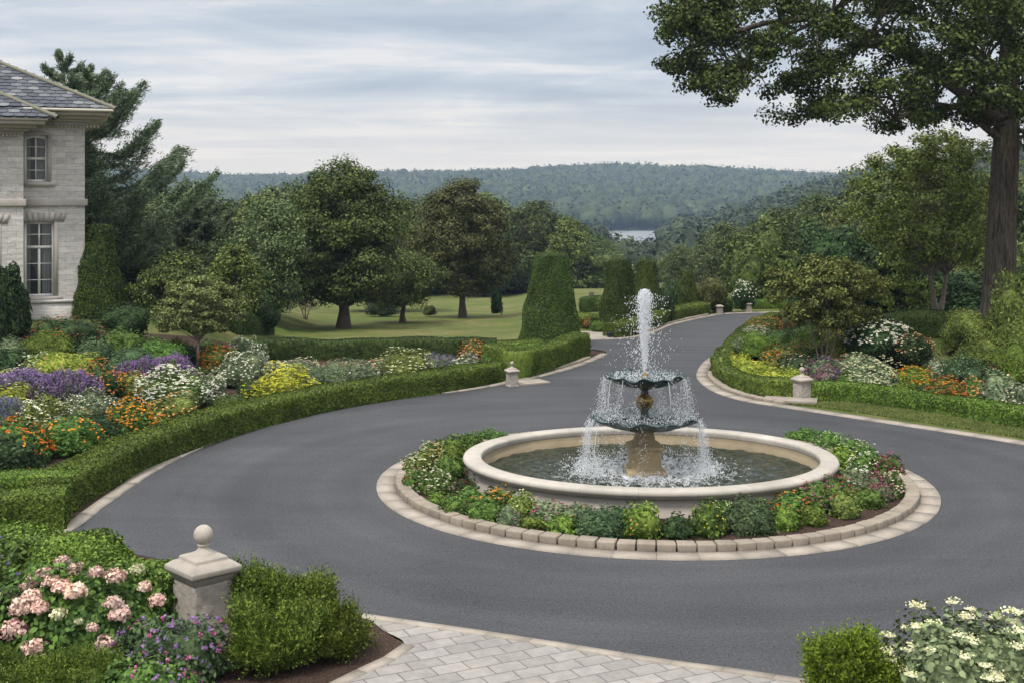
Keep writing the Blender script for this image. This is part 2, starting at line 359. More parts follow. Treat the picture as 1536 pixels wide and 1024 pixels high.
def poolwater():
    m, t, b = newmat('basin_water'); tcn = t.nodes.new('ShaderNodeTexCoord'); v = tcn.outputs['Object']
    ln = nd(t, 'ShaderNodeVectorMath', _operation='LENGTH'); t.links.new(v, ln.inputs[0])
    mp = nd(t, 'ShaderNodeMapping'); mp.inputs['Scale'].default_value = (1, 1.9, 1); t.links.new(v, mp.inputs[0])
    w1 = noise(t, 3.4, 4, .6, mp.outputs[0], .9); w2 = noise(t, 12, 3, .6, mp.outputs[0], .5)
    ad = nd(t, 'ShaderNodeMath', _operation='MULTIPLY_ADD'); t.links.new(w2, ad.inputs[0]); ad.inputs[1].default_value = .28; t.links.new(w1, ad.inputs[2])
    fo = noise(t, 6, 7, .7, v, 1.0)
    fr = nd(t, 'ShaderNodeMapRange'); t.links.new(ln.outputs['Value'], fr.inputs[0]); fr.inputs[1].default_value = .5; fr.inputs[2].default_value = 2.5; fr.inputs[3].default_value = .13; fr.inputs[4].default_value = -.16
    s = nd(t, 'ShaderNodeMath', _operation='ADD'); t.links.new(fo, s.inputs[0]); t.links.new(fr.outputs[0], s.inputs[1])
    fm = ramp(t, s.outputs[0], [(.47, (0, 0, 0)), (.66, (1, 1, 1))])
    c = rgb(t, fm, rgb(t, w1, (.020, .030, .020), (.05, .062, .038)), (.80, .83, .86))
    t.links.new(c, b.inputs['Base Color']); t.links.new(rgb(t, fm, (.06, .06, .06), (.6, .6, .6)), b.inputs['Roughness']); b.inputs['IOR'].default_value = 1.33
    b.inputs['Specular IOR Level'].default_value = .5
    bump(t, b, ad.outputs[0], 1.0, .35); return m
M['water'] = poolwater()
def spray():
    m, t, b = newmat('falling_water'); b.inputs['Base Color'].default_value = (.93, .95, .98, 1); b.inputs['Roughness'].default_value = .15
    tr = t.nodes.new('ShaderNodeBsdfTranslucent'); tr.inputs[0].default_value = (.95, .97, 1, 1); tp = t.nodes.new('ShaderNodeBsdfTransparent')
    m1 = t.nodes.new('ShaderNodeMixShader'); m1.inputs[0].default_value = .45; m2 = t.nodes.new('ShaderNodeMixShader'); m2.inputs[0].default_value = .18
    t.links.new(b.outputs[0], m1.inputs[1]); t.links.new(tr.outputs[0], m1.inputs[2]); t.links.new(m1.outputs[0], m2.inputs[1]); t.links.new(tp.outputs[0], m2.inputs[2])
    t.links.new(m2.outputs[0], t.nodes['Material Output'].inputs[0]); return m
M['spray'] = spray()
def lakemat():
    m, t, b = newmat('lake_water'); b.inputs['Base Color'].default_value = (.10, .12, .14, 1); b.inputs['Roughness'].default_value = .42; b.inputs['Specular IOR Level'].default_value = 1.0
    bump(t, b, noise(t, .3, 3, .6, wpos(t)), .15, .3); return m
M['lake'] = lakemat()

# foliage palettes
LEAF = {
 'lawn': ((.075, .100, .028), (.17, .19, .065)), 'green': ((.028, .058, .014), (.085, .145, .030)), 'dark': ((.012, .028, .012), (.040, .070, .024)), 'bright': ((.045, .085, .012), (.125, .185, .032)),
 'olive': ((.050, .070, .016), (.135, .165, .040)), 'sage': ((.050, .074, .038), (.135, .170, .098)), 'teal': ((.022, .044, .020), (.068, .104, .050)),
 'hedge': ((.026, .048, .008), (.105, .148, .026)), 'hedgedark': ((.016, .034, .010), (.050, .082, .020)), 'lime': ((.085, .115, .014), (.235, .270, .045)), 'box': ((.034, .064, .009), (.128, .182, .032)),
 'oak': ((.024, .044, .014), (.100, .142, .040)), 'tree': ((.026, .042, .011), (.095, .122, .034)), 'treebright': ((.042, .062, .015), (.130, .155, .040)), 'treebrown': ((.032, .040, .014), (.105, .112, .040)),
 'treeblue': ((.038, .058, .024), (.115, .148, .060)), 'pine': ((.040, .062, .036), (.135, .168, .098)), 'forestfar': ((.019, .029, .012), (.036, .047, .019)), 'gtree': ((.048, .066, .022), (.155, .175, .062)), 'airy': ((.055, .078, .020), (.175, .205, .058)), 'shadeleaf': ((.07, .10, .024), (.24, .28, .075)),
 'topiary': ((.017, .032, .008), (.078, .110, .022)), 'forest': ((.020, .035, .011), (.078, .102, .030)), 'conifer': ((.055, .085, .010), (.15, .20, .022)), 'panicle': ((.06, .085, .045), (.16, .20, .105))}
def LM(k): c1, c2 = LEAF[k]; return leafmat('leaves_'+k, tuple(v*.95 for v in c1), tuple(v*1.62 for v in c2))
FLW = {'white': ((.70, .70, .60), (.88, .88, .80)), 'cream': ((.55, .56, .34), (.80, .80, .58)), 'orange': ((.62, .16, .015), (.85, .33, .03)), 'peach': ((.62, .24, .10), (.78, .42, .22)),
 'yellow': ((.42, .40, .03), (.68, .62, .08)), 'purple': ((.13, .07, .21), (.27, .17, .38)), 'lavender': ((.14, .10, .24), (.30, .22, .40)), 'magenta': ((.30, .05, .16), (.50, .16, .32)), 'pink': ((.64, .41, .38), (.86, .69, .63)),
 'burgundy': ((.14, .01, .03), (.34, .04, .09)), 'violet': ((.19, .08, .28), (.34, .19, .45)), 'red': ((.35, .05, .03), (.55, .14, .06)), 'blue': ((.10, .09, .28), (.24, .22, .48))}
def FM(k): return leafmat('petals_'+k, *FLW[k], trans=.15, rough=.7, obvar=.08, spec=.1)

# ------------------------------------------------------------------ foliage geometry
def unit(v): return v/(np.linalg.norm(v, axis=-1, keepdims=True)+1e-9)
def leaves(Pt, Nn, Ln, Wd, r, jit=.6, tdir=None, tj=.5, lift=.12):
    """one bent rhombus leaf per point -> (V, Q)"""
    n = len(Pt); nn = unit(Nn+jit*r.normal(size=(n, 3)))
    t = r.normal(size=(n, 3)) if tdir is None else tdir+tj*r.normal(size=(n, 3))
    t = unit(t-(t*nn).sum(1, keepdims=True)*nn); b = np.cross(nn, t)
    s = (.7+.6*r.random((n, 1))); Lh = s*Ln/2; Wh = s*Wd/2
    V = np.stack([Pt-t*Lh, Pt+b*Wh+nn*Wh*lift*2-t*Lh*.15, Pt+t*Lh, Pt-b*Wh+nn*Wh*lift*2-t*Lh*.15], 1).reshape(-1, 3)
    return V, np.arange(4*n).reshape(n, 4)
def ico(sub):
    import bmesh
    bm = bmesh.new(); bmesh.ops.create_icosphere(bm, subdivisions=sub, radius=1)
    V = np.array([v.co[:] for v in bm.verts]); T = np.array([[v.index for v in f.verts] for f in bm.faces]); bm.free(); return V, T
ICO = {k: ico(k) for k in (1, 2, 3)}
def lump(D, r, amp=.12, fr=(4, 9), k=7):
    o = np.ones(len(D))
    for _ in range(k):
        q = unit(r.normal(size=3))*r.uniform(*fr); o += amp/math.sqrt(k)*1.4*np.sin(D@q+r.uniform(0, 6.28))
    return o
class Lump:
    def __init__(s, r, amp=.12, fr=(4, 9), k=7): s.q = [(unit(r.normal(size=3))*r.uniform(*fr), r.uniform(0, 6.28)) for _ in range(k)]; s.a = amp/math.sqrt(k)*1.4
    def __call__(s, D):
        o = np.ones(len(D))
        for q, p in s.q: o += s.a*np.sin(D@q+p)
        return o
def dome_pts(n, r, zmin=-.15):
    D = unit(r.normal(size=(int(n*2.2)+20, 3))); D = D[D[:, 2] > zmin][:n]; return D
_bush = {}
def bush_meshes(leafk, fstyle, flowk, seed, n=2200, ls=.055, asp=.55, amp=.13, fd=1.0, fs=.055, shape='dome', up=0.3):
    """unit plant: 1 m wide, 1 m high (scaled by its Empty)"""
    key = (leafk, fstyle, flowk, seed, n, ls, asp, amp, fd, fs, shape, up)
    if key in _bush: return _bush[key]
    r = np.random.default_rng(seed*131+11)
    lp = Lump(r, amp)
    mb = MB()
    def body(D, k=1.0):
        rad = lp(D)
        if shape == 'ball': zc, zr = .5, .5
        elif shape == 'column': zc, zr = .35, .65
        else: zc, zr = .30, .70
        return np.stack([D[:, 0]*.5*rad*k, D[:, 1]*.5*rad*k, zc+D[:, 2]*zr*rad*k*np.where(D[:, 2] < 0, zc/zr*1.0, 1)], 1)
    V, T = ICO[3]; mb.add(body(V, .80), None, T)
    D = dome_pts(n, r, -.75); k = .80+.24*r.random((len(D), 1))**.8
    Pt = body(D)*1.0; c = np.array([0, 0, .3]); Pt = c+(Pt-c)*k
    td = None if fstyle != 'needle' else (D*1.0+np.array([0, 0, .9]))
    V, Q = leaves(Pt, D+np.array([0, 0, up]), ls, ls*asp, r, .7, td); mb.add(V, Q)
    if fstyle == 'needle' or shape == 'wild':
        D2 = dome_pts(n//3, r, 0); P2 = body(D2); P2 = c+(P2-c)*(1.0+.13*r.random((len(D2), 1)))
        V, Q = leaves(P2, unit(r.normal(size=P2.shape)), ls*1.3, ls*asp*.8, r, .5, D2+np.array([0, 0, 1.]), .3); mb.add(V, Q)
    fol = mb.mesh('foliage_mesh', mat=LM(leafk)); flo = None
    if flowk:
        fb = MB()
        if fstyle == 'dots':
            m = int(260*fd); D = dome_pts(m*2, r, -.05); nz = lump(D, r, .8, (5, 9)); D = D[nz > .75][:m]
            Pt = body(D)*1.0; Pt = c+(Pt-c)*(1.0+.05*r.random((len(D), 1)))
            for _ in range(2):
                V, Q = leaves(Pt, D+np.array([0, -.2, .5]), fs, fs*.9, r, .3); fb.add(V, Q)
        elif fstyle == 'clusters':
            m = int(80*fd); D = dome_pts(m, r, .0); Pt = body(D); Pt = c+(Pt-c)*1.03
            k = 9; Pt = np.repeat(Pt, k, 0)+unit(r.normal(size=(len(Pt)*k, 3)))*fs*.8*r.random((len(Pt)*k, 1))**.4*np.array([1, 1, .6])
            V, Q = leaves(Pt, np.repeat(D, k, 0)+np.array([0, 0, .4]), fs*.62, fs*.5, r, .6); fb.add(V, Q)
        elif fstyle == 'spikes':
            m = int(210*fd); D = dome_pts(m, r, .0); B = c+(body(D)-c)*.92; tdir = unit(D*.55+np.array([0, 0, 1.])+.15*r.normal(size=D.shape))
            for j in range(5):
                Pj = B+tdir*(.05+.045*j); V, Q = leaves(Pj, unit(r.normal(size=D.shape)), .062, .026*(1.15-.14*j), r, .4, tdir, .2); fb.add(V, Q)
        flo = fb.mesh('blossom_mesh', mat=FM(flowk))
    _bush[key] = (fol, flo); return _bush[key]
def plant(name, px, py, wpx, hpx, label, cat, leafk, fstyle=None, flowk=None, flow2=None, seed=1, group=None, **kw):
    x, y = P(px, py); z = hh(x, y); s = y/F
    f, b = bush_meshes(leafk, fstyle, flowk, seed, **kw)
    w_ = wpx*s; h_ = hpx*s*1.0
    o = empty(name, (x, y, z-.03), label, cat, group, rz=rng.uniform(0, 6.28), scale=(w_, w_*.95, h_))
    link('foliage', f, parent=o)
    if b: link('blossoms', b, parent=o)
    if flow2:
        f2, b2_ = bush_meshes(leafk, fstyle, flow2, seed+50, **kw); link('blossoms', b2_, parent=o)
    return o

def spline(pts, step=.25, closed=False):
    pts = np.asarray(pts, float); n = len(pts); out_ = []
    for i in range(n if closed else n-1):
        p1, p2 = pts[i % n], pts[(i+1) % n]
        p0 = pts[(i-1) % n] if (closed or i > 0) else p1*2-p2
        p3 = pts[(i+2) % n] if (closed or i < n-2) else p2*2-p1
        k = max(2, int(np.linalg.norm(p2-p1)/step))
        for j in range(k):
            t = j/k; out_.append(.5*((2*p1)+(-p0+p2)*t+(2*p0-5*p1+4*p2-p3)*t*t+(-p0+3*p1-3*p2+p3)*t**3))
    if not closed: out_.append(pts[-1])
    return np.array(out_)
def gpath(pxs, step=.25): return spline([P(*p) for p in pxs], step)
def offset(path, d):
    t = np.gradient(path, axis=0); t = unit(t); nrm = np.stack([-t[:, 1], t[:, 0]], 1); return path+nrm*d
def drape(name, poly, mat, dz=0.02, grid=1.5, kind='structure', label=None):
    poly = np.asarray(poly); lo, hi = poly.min(0), poly.max(0)
    keep = [0]
    for i in range(1, len(poly)):
        if np.linalg.norm(poly[i]-poly[keep[-1]]) > .03: keep.append(i)
    poly = poly[keep]; n = len(poly)
    xs = np.arange(lo[0], hi[0], grid); ys = np.arange(lo[1], hi[1], grid)
    gx, gy = np.meshgrid(xs, ys); g = np.stack([gx.ravel(), gy.ravel()], 1)+.013
    ins = np.zeros(len(g), bool); j = n-1
    for i in range(n):
        a, b = poly[i], poly[j]; c_ = ((a[1] > g[:, 1]) != (b[1] > g[:, 1])) & (g[:, 0] < (b[0]-a[0])*(g[:, 1]-a[1])/(b[1]-a[1]+1e-12)+a[0]); ins ^= c_; j = i
    g = g[ins]
    vs = [Vector(p) for p in poly]+[Vector(p) for p in g]
    res = geometry.delaunay_2d_cdt(vs, [], [list(range(n))], 1, 1e-5)
    V2 = np.array([v[:] for v in res[0]]); z = hgt(V2[:, 0], V2[:, 1])+dz
    me = bpy.data.meshes.new(name); me.from_pydata(np.column_stack([V2, z]).tolist(), [], res[2]); me.update()
    for p in me.polygons:
        p.use_smooth = True
    if len(me.polygons) and me.polygons[0].normal.z < 0: me.flip_normals()
    me.materials.append(mat)
    o = bpy.data.objects.new(name, me); COL.objects.link(o); tag(o, label, kind=kind); return o
def strip(name, path, w0, w1, mat, z0=-.05, z1=.03, slab=1.1, gap=.012, parent=None):
    """row of flat stones between offsets w0 and w1 of the path"""
    a, b = offset(path, w0), offset(path, w1); L_ = np.concatenate([[0], np.cumsum(np.linalg.norm(np.diff(path, axis=0), axis=1))])
    n = max(1, int(L_[-1]/slab)); mb = MB()
    def at(q, s): return np.array([np.interp(s, L_, q[:, 0]), np.interp(s, L_, q[:, 1])])
    for i in range(n):
        s0, s1 = L_[-1]*i/n+gap/2, L_[-1]*(i+1)/n-gap/2; k = max(2, int((s1-s0)/.3)+1); V = []
        for s in np.linspace(s0, s1, k):
            for q in (a, b):
                p = at(q, s); h = hh(*p); V += [(p[0], p[1], h+z0), (p[0], p[1], h+z1)]
        Q = []
        for j in range(k-1):
            o_ = j*4; Q += [(o_+1, o_+5, o_+7, o_+3), (o_, o_+4, o_+5, o_+1), (o_+2, o_+3, o_+7, o_+6)]
        Q += [(0, 1, 3, 2), (4*k-4, 4*k-2, 4*k-1, 4*k-3)]
        mb.add(V, Q)
    return link(name, mb.mesh(name, mat=mat), parent=parent)
def block_mesh(l, d, h, seed, mat):
    r = np.random.default_rng(seed); mb = MB(); mb.box(-l/2, l/2, -d/2, d/2, -.05, h)
    me = mb.mesh('kerb_stone_mesh', mat=mat); V = np.zeros(len(me.vertices)*3); me.vertices.foreach_get('co', V); V += r.normal(size=len(V))*.006; me.vertices.foreach_set('co', V)
    return me
def kerb_blocks(label, path, off, l=.34, d=.24, h=.13, closed=False, n=None):
    q = offset(path, off); L_ = np.concatenate([[0], np.cumsum(np.linalg.norm(np.diff(q, axis=0), axis=1))]); n = n or int(L_[-1]/l)
    m = L_[-1]/n; c = q.mean(0)
    root = empty('stone_kerb', (c[0], c[1], hh(*c)), label, 'kerb')
    ms = [block_mesh(m-.02, d, h, s, M['cobble']) for s in range(6)]
    for i in range(min(n, 100)):
        s = (i+.5)*m; p = np.array([np.interp(s, L_, q[:, 0]), np.interp(s, L_, q[:, 1])]); p2 = np.array([np.interp(s+.05, L_, q[:, 0]), np.interp(s+.05, L_, q[:, 1])])
        a = math.atan2(*(p2-p)[::-1]); o = link('kerb_stone', ms[int(rng.integers(6))], parent=root); o.location = (p[0]-c[0], p[1]-c[1], hh(*p)-hh(*c)+rng.uniform(-.006, .006)); o.rotation_euler = (rng.uniform(-.02, .02), 0, a+rng.uniform(-.03, .03))
        if i < 3 or True: bevel(o, .022, 2)
    return root
def hedge(label, path, width, height, leafk='hedge', dens=900, ls=.045, name='clipped_hedge', rough=.02, loose=0, base=0.0, group=None, taper=.0):
    """sheared hedge swept along a ground path (path = centre line)"""
    path = np.asarray(path); c = path.mean(0); zc = hh(*c); r = np.random.default_rng(int(abs(path.sum()*97)) % 99991)
    L_ = np.concatenate([[0], np.cumsum(np.linalg.norm(np.diff(path, axis=0), axis=1))]); tot = L_[-1]
    prof = [(-.5, 0), (-.5, .35), (-.49, .7), (-.46, .93), (-.40, 1.0), (-.2, 1.01), (0, 1.015), (.2, 1.01), (.40, 1.0), (.46, .93), (.49, .7), (.5, .35), (.5, 0)]
    n = max(4, int(tot/.18)); ss = np.linspace(0, tot, n)
    pa = np.stack([np.interp(ss, L_, path[:, 0]), np.interp(ss, L_, path[:, 1])], 1); t = unit(np.gradient(pa, axis=0)); nr = np.stack([-t[:, 1], t[:, 0]], 1)
    pw = np.array(prof); pw[:, 0] *= 1-taper*pw[:, 1]
    lp = Lump(r, 1.0, (1.0, 4.5), 9)
    def surf(i_f, u):
        """points at sections i_f and profile parameter u"""
        x = np.interp(i_f, np.arange(n), pa[:, 0]); y = np.interp(i_f, np.arange(n), pa[:, 1]); nx = np.interp(i_f, np.arange(n), nr[:, 0]); ny = np.interp(i_f, np.arange(n), nr[:, 1])
        a = np.interp(u, np.arange(len(pw)), pw[:, 0]); b = np.interp(u, np.arange(len(pw)), pw[:, 1])
        Q3 = np.stack([x, y, b*2], 1); dsp = (lp(Q3)-1)*(rough+loose)
        X = x+nx*(a*width+np.sign(a)*dsp); Y = y+ny*(a*width+np.sign(a)*dsp); Z = hgt(X, Y)+b*height+dsp*b
        return np.stack([X, Y, Z], 1), np.stack([nx*a*2.2, ny*a*2.2, np.where(np.abs(a) < .42, 1., np.clip(b-.75, 0, 1)*2)], 1)
    mb = MB(); K = len(pw); ii = np.repeat(np.arange(n), K).astype(float); uu = np.tile(np.arange(K), n).astype(float)
    V, _ = surf(ii, uu); V[:, 2] -= .0
    ctr = np.repeat(pa, K, 0); V[:, :2] = ctr+(V[:, :2]-ctr)*.97; V[:, 2] -= .015
    Q = [(i*K+k, (i+1)*K+k, (i+1)*K+k+1, i*K+k+1) for i in range(n-1) for k in range(K-1)]
    mb.add(V, Q)
    for e0 in (0, (n-1)*K): mb.add(V[e0:e0+K], None, [(0, k, k+1) for k in range(1, K-1)])
    per = width+2*height; m = int(tot*per*dens)
    # profile parameter sampled by length
    seg = np.linalg.norm(np.diff(pw*np.array([width, height]), axis=0), axis=1); cs = np.concatenate([[0], np.cumsum(seg)])
    uu = np.interp(r.random(m)*cs[-1], cs, np.arange(K)); V, Nn = surf(r.random(m)*(n-1), uu)
    V += Nn*(r.random((m, 1))*(.018+loose*.8)); V2, Q2 = leaves(V, Nn+np.array([0, 0, .35]), ls, ls*.6, r, .75); mb.add(V2, Q2)
    # end caps
    for i0, sg in ((0, -1), (n-1, 1)):
        m2 = int(width*height*dens*1.2); a = r.uniform(-.48, .48, m2); b = r.uniform(0, 1, m2)
        X = pa[i0, 0]+nr[i0, 0]*a*width+t[i0, 0]*sg*.02; Y = pa[i0, 1]+nr[i0, 1]*a*width+t[i0, 1]*sg*.02
        Pt = np.stack([X, Y, hgt(X, Y)+b*height], 1); nn = np.tile([t[i0, 0]*sg, t[i0, 1]*sg, .35], (m2, 1))
        V2, Q2 = leaves(Pt, nn, ls, ls*.6, r, .75); mb.add(V2, Q2)
    me = mb.mesh('hedge_mesh', mat=LM(leafk)); 
    o = link(name, me, loc=(c[0], c[1], zc+base)); me.transform(__import__('mathutils').Matrix.Translation((-c[0], -c[1], -zc)))
    return tag(o, label, 'hedge', group)
def cone_topiary(label, x, y, r0, r1, h, round_top=.12, leafk='topiary', dens=1000, square=0.0, ls=.055, rz=0.):
    r = np.random.default_rng(int(abs(x*31+y*17)*10) % 9999); prof = [(r0*.93, 0), (r0, h*.06)]
    for k in range(1, 12): s = k/12; prof.append((r0+(r1-r0)*(s**1.05), h*(.06+.9*s)))
    for k in range(1, 5): a = k/4*math.pi/2; prof.append((max(.01, r1-round_top*(1-math.cos(a))*1.0) if k < 4 else r1*.5, h*.96+h*.035*math.sin(a)))
    prof.append((.01, h))
    pr = np.array(prof); seg = np.linalg.norm(np.diff(pr, axis=0), axis=1)*(pr[1:, 0]+pr[:-1, 0]+.05); cs = np.concatenate([[0], np.cumsum(seg)]); area = 3.14*cs[-1]
    m = int(area*dens); u = np.interp(r.random(m)*cs[-1], cs, np.arange(len(pr))); th = r.random(m)*6.283
    R_ = np.interp(u, np.arange(len(pr)), pr[:, 0]); Z_ = np.interp(u, np.arange(len(pr)), pr[:, 1])
    def sq(th): 
        p_ = 2+square*6; return 1/(np.abs(np.cos(th))**p_+np.abs(np.sin(th))**p_)**(1/p_)
    lp = Lump(r, 1, (2, 7), 9)
    def pos(R_, Z_, th, k=1.0):
        D = np.stack([np.cos(th)*1.2, np.sin(th)*1.2, Z_], 1); q = R_*sq(th)*k+(lp(D)-1)*.035; a = th+rz
        return np.stack([np.cos(a)*q, np.sin(a)*q, Z_], 1)
    Pt = pos(R_, Z_, th); nz = np.where(Z_ > h*.965, 1.5, (r0-r1)/h); a = th+rz; Nn = np.stack([np.cos(a), np.sin(a), nz], 1); Nn[Z_ > h*.965, :2] *= .3
    Pt += unit(Nn)*(r.random((m, 1))*.03)
    V, Q = leaves(Pt, Nn+np.array([0, 0, .2]), ls, ls*.5, r, .7); mb = MB(); mb.add(V, Q)
    S_ = 40; T_ = np.arange(S_)*2*np.pi/S_; VV = np.concatenate([pos(np.full(S_, p_[0]), np.full(S_, p_[1]*.985), T_, .965) for p_ in pr])
    mb.add(VV, [(j*S_+k, j*S_+(k+1) % S_, (j+1)*S_+(k+1) % S_, (j+1)*S_+k) for j in range(len(pr)-1) for k in range(S_)])
    o = link('topiary_cone', mb.mesh('topiary_mesh', mat=LM(leafk)), loc=(x, y, hh(x, y)-.05)); return tag(o, label, 'topiary')

def tree_meshes(h, crown, nclump, lpc, ls, cr, tr, leafk, seed, barkk='bark', trunk_h=.3, stems=1, flat=.65, branch_every=2, lean=0, spread=.0, droop=0.):
    """crown(u, r) -> for u in 0..1 (height in crown) the radius; returns trunk and crown meshes"""
    r = np.random.default_rng(seed); cs = []; z0 = trunk_h*h
    lp = Lump(r, .16, (2, 5), 6)
    while len(cs) < nclump:
        u = r.random(); th = r.random()*6.283; Rm = crown(u)
        if r.random() > .25+Rm/max(crown(q) for q in (.2, .4, .6)): continue
        k = r.random()**.38; D = np.array([[math.cos(th), math.sin(th), u*2-1]]); R_ = Rm*k*float(lp(D)[0])
        cs.append((R_*math.cos(th), R_*math.sin(th), z0+u*(h-z0)*.97-droop*R_*R_))
    cs = np.array(cs); tm = MB(); top = np.array([lean*h, 0, z0+(h-z0)*.75])
    axes_ = []
    for s in range(stems):
        a = s*6.283/stems+.6; off = np.array([math.cos(a), math.sin(a), 0]); b0 = off*tr*.9*(stems > 1); e = top+off*(h*.16 if stems > 1 else 0)*np.array([1, 1, 0])
        tt = np.linspace(0, 1, 9)[:, None]; line = b0+(e-b0)*tt+r.normal(size=(9, 3))*tr*.28*np.sin(tt*3.14)*np.array([1, 1, 0]); line[:, :2] += spread*np.sin(tt*3.14)*off[:2]
        rad = tr*(1-.82*tt[:, 0])*np.where(np.arange(9) == 0, 1.45, 1)*(1 if stems == 1 else .62); tm.tube(line, rad, 9); axes_.append((line, rad))
    for i in range(0, len(cs), branch_every):
        line, rad = axes_[int(r.integers(stems))]; c_ = cs[i]; zs = max(z0*.75, c_[2]-.55*np.hypot(c_[0], c_[1])-.1*h*r.random())
        k = np.interp(zs, line[:, 2], np.arange(9)); p0 = np.array([np.interp(k, np.arange(9), line[:, j]) for j in range(3)]); r0 = np.interp(k, np.arange(9), rad)*.42
        tt = np.linspace(0, 1, 5)[:, None]; mid = p0+(c_-p0)*tt+np.array([0, 0, 1])*np.sin(tt*3.14)*.08*np.linalg.norm(c_-p0)+r.normal(size=(5, 3))*.04*np.linalg.norm(c_-p0)*np.sin(tt*3.14); mid[0] = p0
        tm.tube(mid, np.linspace(r0, r0*.2+.006, 5), 5)
    n = nclump*lpc; C = np.repeat(cs, lpc, 0); sz = np.repeat(cr*(.6+.8*r.random(nclump)), lpc)[:, None]
    D = unit(r.normal(size=(n, 3))); k = r.random((n, 1))**.45; Pt = C+D*k*sz*np.array([1, 1, flat])
    out_ = unit(Pt-np.array([0, 0, z0+.4*(h-z0)]))
    V, Q = leaves(Pt, D*.8+out_*.4+np.array([0, 0, .45]), ls, ls*.62, r, .5); cm = MB(); cm.add(V, Q)
    return tm.mesh('trunk_mesh', True, M[barkk]), cm.mesh('crown_mesh', mat=LM(leafk))
def put_tree(name, ms, loc, label, cat='tree', group=None, rz=0, scale=1.):
    o = empty(name, loc, label, cat, group, rz, scale); link('trunk', ms[0], parent=o); link('crown', ms[1], parent=o); return o
def oval(R_, low=.55, pw=2.0): return lambda u: R_*max(.08, (1-abs((u-low)/(1-low if u > low else low*1.25))**pw))**.55
def conic(R_): return lambda u: R_*max(.05, (1-u)**.8)*min(1, u*9+.35)


# ------------------------------------------------------------------ ground, lake, haze
def grid_terrain():
    ys = np.concatenate([np.arange(6, 70, .6), np.arange(70, 200, 2.5), np.arange(200, 700, 8), np.arange(700, 2700, 16)])
    us = np.linspace(-1, 1, 150); us = np.sign(us)*np.abs(us)**1.15
    X = us[None, :]*(32+.62*ys[:, None]); Y = np.repeat(ys[:, None], 150, 1); Z = hgt(X, Y)-.045
    V = np.stack([X, Y, Z], -1).reshape(-1, 3); i, j = np.meshgrid(np.arange(len(ys)-1), np.arange(149), indexing='ij'); i = i.ravel(); j = j.ravel()
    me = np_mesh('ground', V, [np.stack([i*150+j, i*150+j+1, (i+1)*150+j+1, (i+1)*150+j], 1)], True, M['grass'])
    return tag(link('ground', me), kind='structure')
grid_terrain()
me = MB().add([(-700, 680, -25), (700, 680, -25), (700, 1040, -25), (-700, 1040, -25)], [(0, 1, 2, 3)]).mesh('lake', mat=M['lake'])
tag(link('lake', me), kind='structure')
hz = bpy.data.materials.new('haze_air'); hz.use_nodes = True; t = hz.node_tree; t.nodes.clear()
pv = t.nodes.new('ShaderNodeVolumePrincipled'); pv.inputs['Color'].default_value = (.46, .64, .92, 1); pv.inputs['Density'].default_value = .0002; pv.inputs['Anisotropy'].default_value = 0
pv.inputs['Absorption Color'].default_value = (1, 1, 1, 1)
t.links.new(pv.outputs[0], t.nodes.new('ShaderNodeOutputMaterial').inputs['Volume'])
hb = link('haze', MB().box(-1800, 1800, -40, 2750, -31, 90).mesh('haze', mat=hz)); tag(hb, 'pale blue air over the valley', None, kind='stuff')

# ------------------------------------------------------------------ drive, kerbs, beds
left_px = [(95, 801), (120, 788), (150, 765), (190, 736), (235, 706), (300, 673), (400, 638), (500, 614), (600, 597.5), (700, 585), (770, 573), (830, 560), (880, 545), (912, 531)]
left = gpath(left_px)
tip = gpath([(912, 531), (905, 526), (890, 524), (862, 523)])
north = gpath([(862, 510), (916, 509), (953, 506), (981, 499), (1007, 488), (1040, 480), (1072, 473.5), (1092, 471), (1135, 469.5), (1175, 469)])
right = gpath([(1175, 474), (1150, 477), (1133, 483), (1110, 497), (1092, 514), (1072, 532), (1056, 543), (1047, 555), (1046, 568), (1068, 586), (1110, 600), (1162, 609), (1228, 619), (1326, 634), (1425, 649), (1536, 667), (1640, 686), (1760, 712)])
apron_edge = gpath([(1760, 1090), (1500, 1058), (1350, 1038), (1212, 1020), (1100, 1003), (1000, 990), (850, 966), (700, 943), (545, 921), (470, 903), (400, 880), (340, 858), (250, 840), (150, 818), (95, 801)])
drive = np.concatenate([left, tip, north, right, apron_edge])
drape('driveway', drive, M['asphalt'], 0.0, 1.5)
# paved apron in the foreground
apron = np.concatenate([gpath([(1760, 1090), (1500, 1058), (1350, 1038), (1212, 1020), (1100, 1003), (1000, 990), (850, 966), (700, 943), (545, 921)]), gpath([(545, 921), (575, 945), (606, 965), (570, 990), (520, 1012), (480, 1035), (430, 1075), (400, 1120)], .1), np.array([P(300, 1400), P(1900, 1400)])])
drape('paved_apron', apron, M['pavers'], .008, 1.0)
ap = gpath([(545, 921), (700, 943), (850, 966), (1000, 990), (1100, 1003), (1212, 1020), (1350, 1038), (1500, 1058)])
tag(strip('apron_edging', ap, -.16, .0, M['kerb'], -.05, .02, .62, .008), kind='structure')
mr_ = gpath([(606, 967), (570, 991), (520, 1013), (480, 1036), (430, 1075)], .1)
tag(strip('bed_edging', mr_, -.02, .16, M['kerb'], -.05, .022, .5, .008), kind='structure')
tag(strip('left_kerb_strip', left, .0, .27, M['kerb'], -.05, .03, 1.25, .008), kind='structure')
tag(strip('north_kerb_strip', north, .0, .22, M['kerb'], -.05, .03, 1.25, .008), kind='structure')
tag(strip('right_kerb_strip', right[6:], .0, .36, M['kerb'], -.05, .03, 1.0, .008), kind='structure')
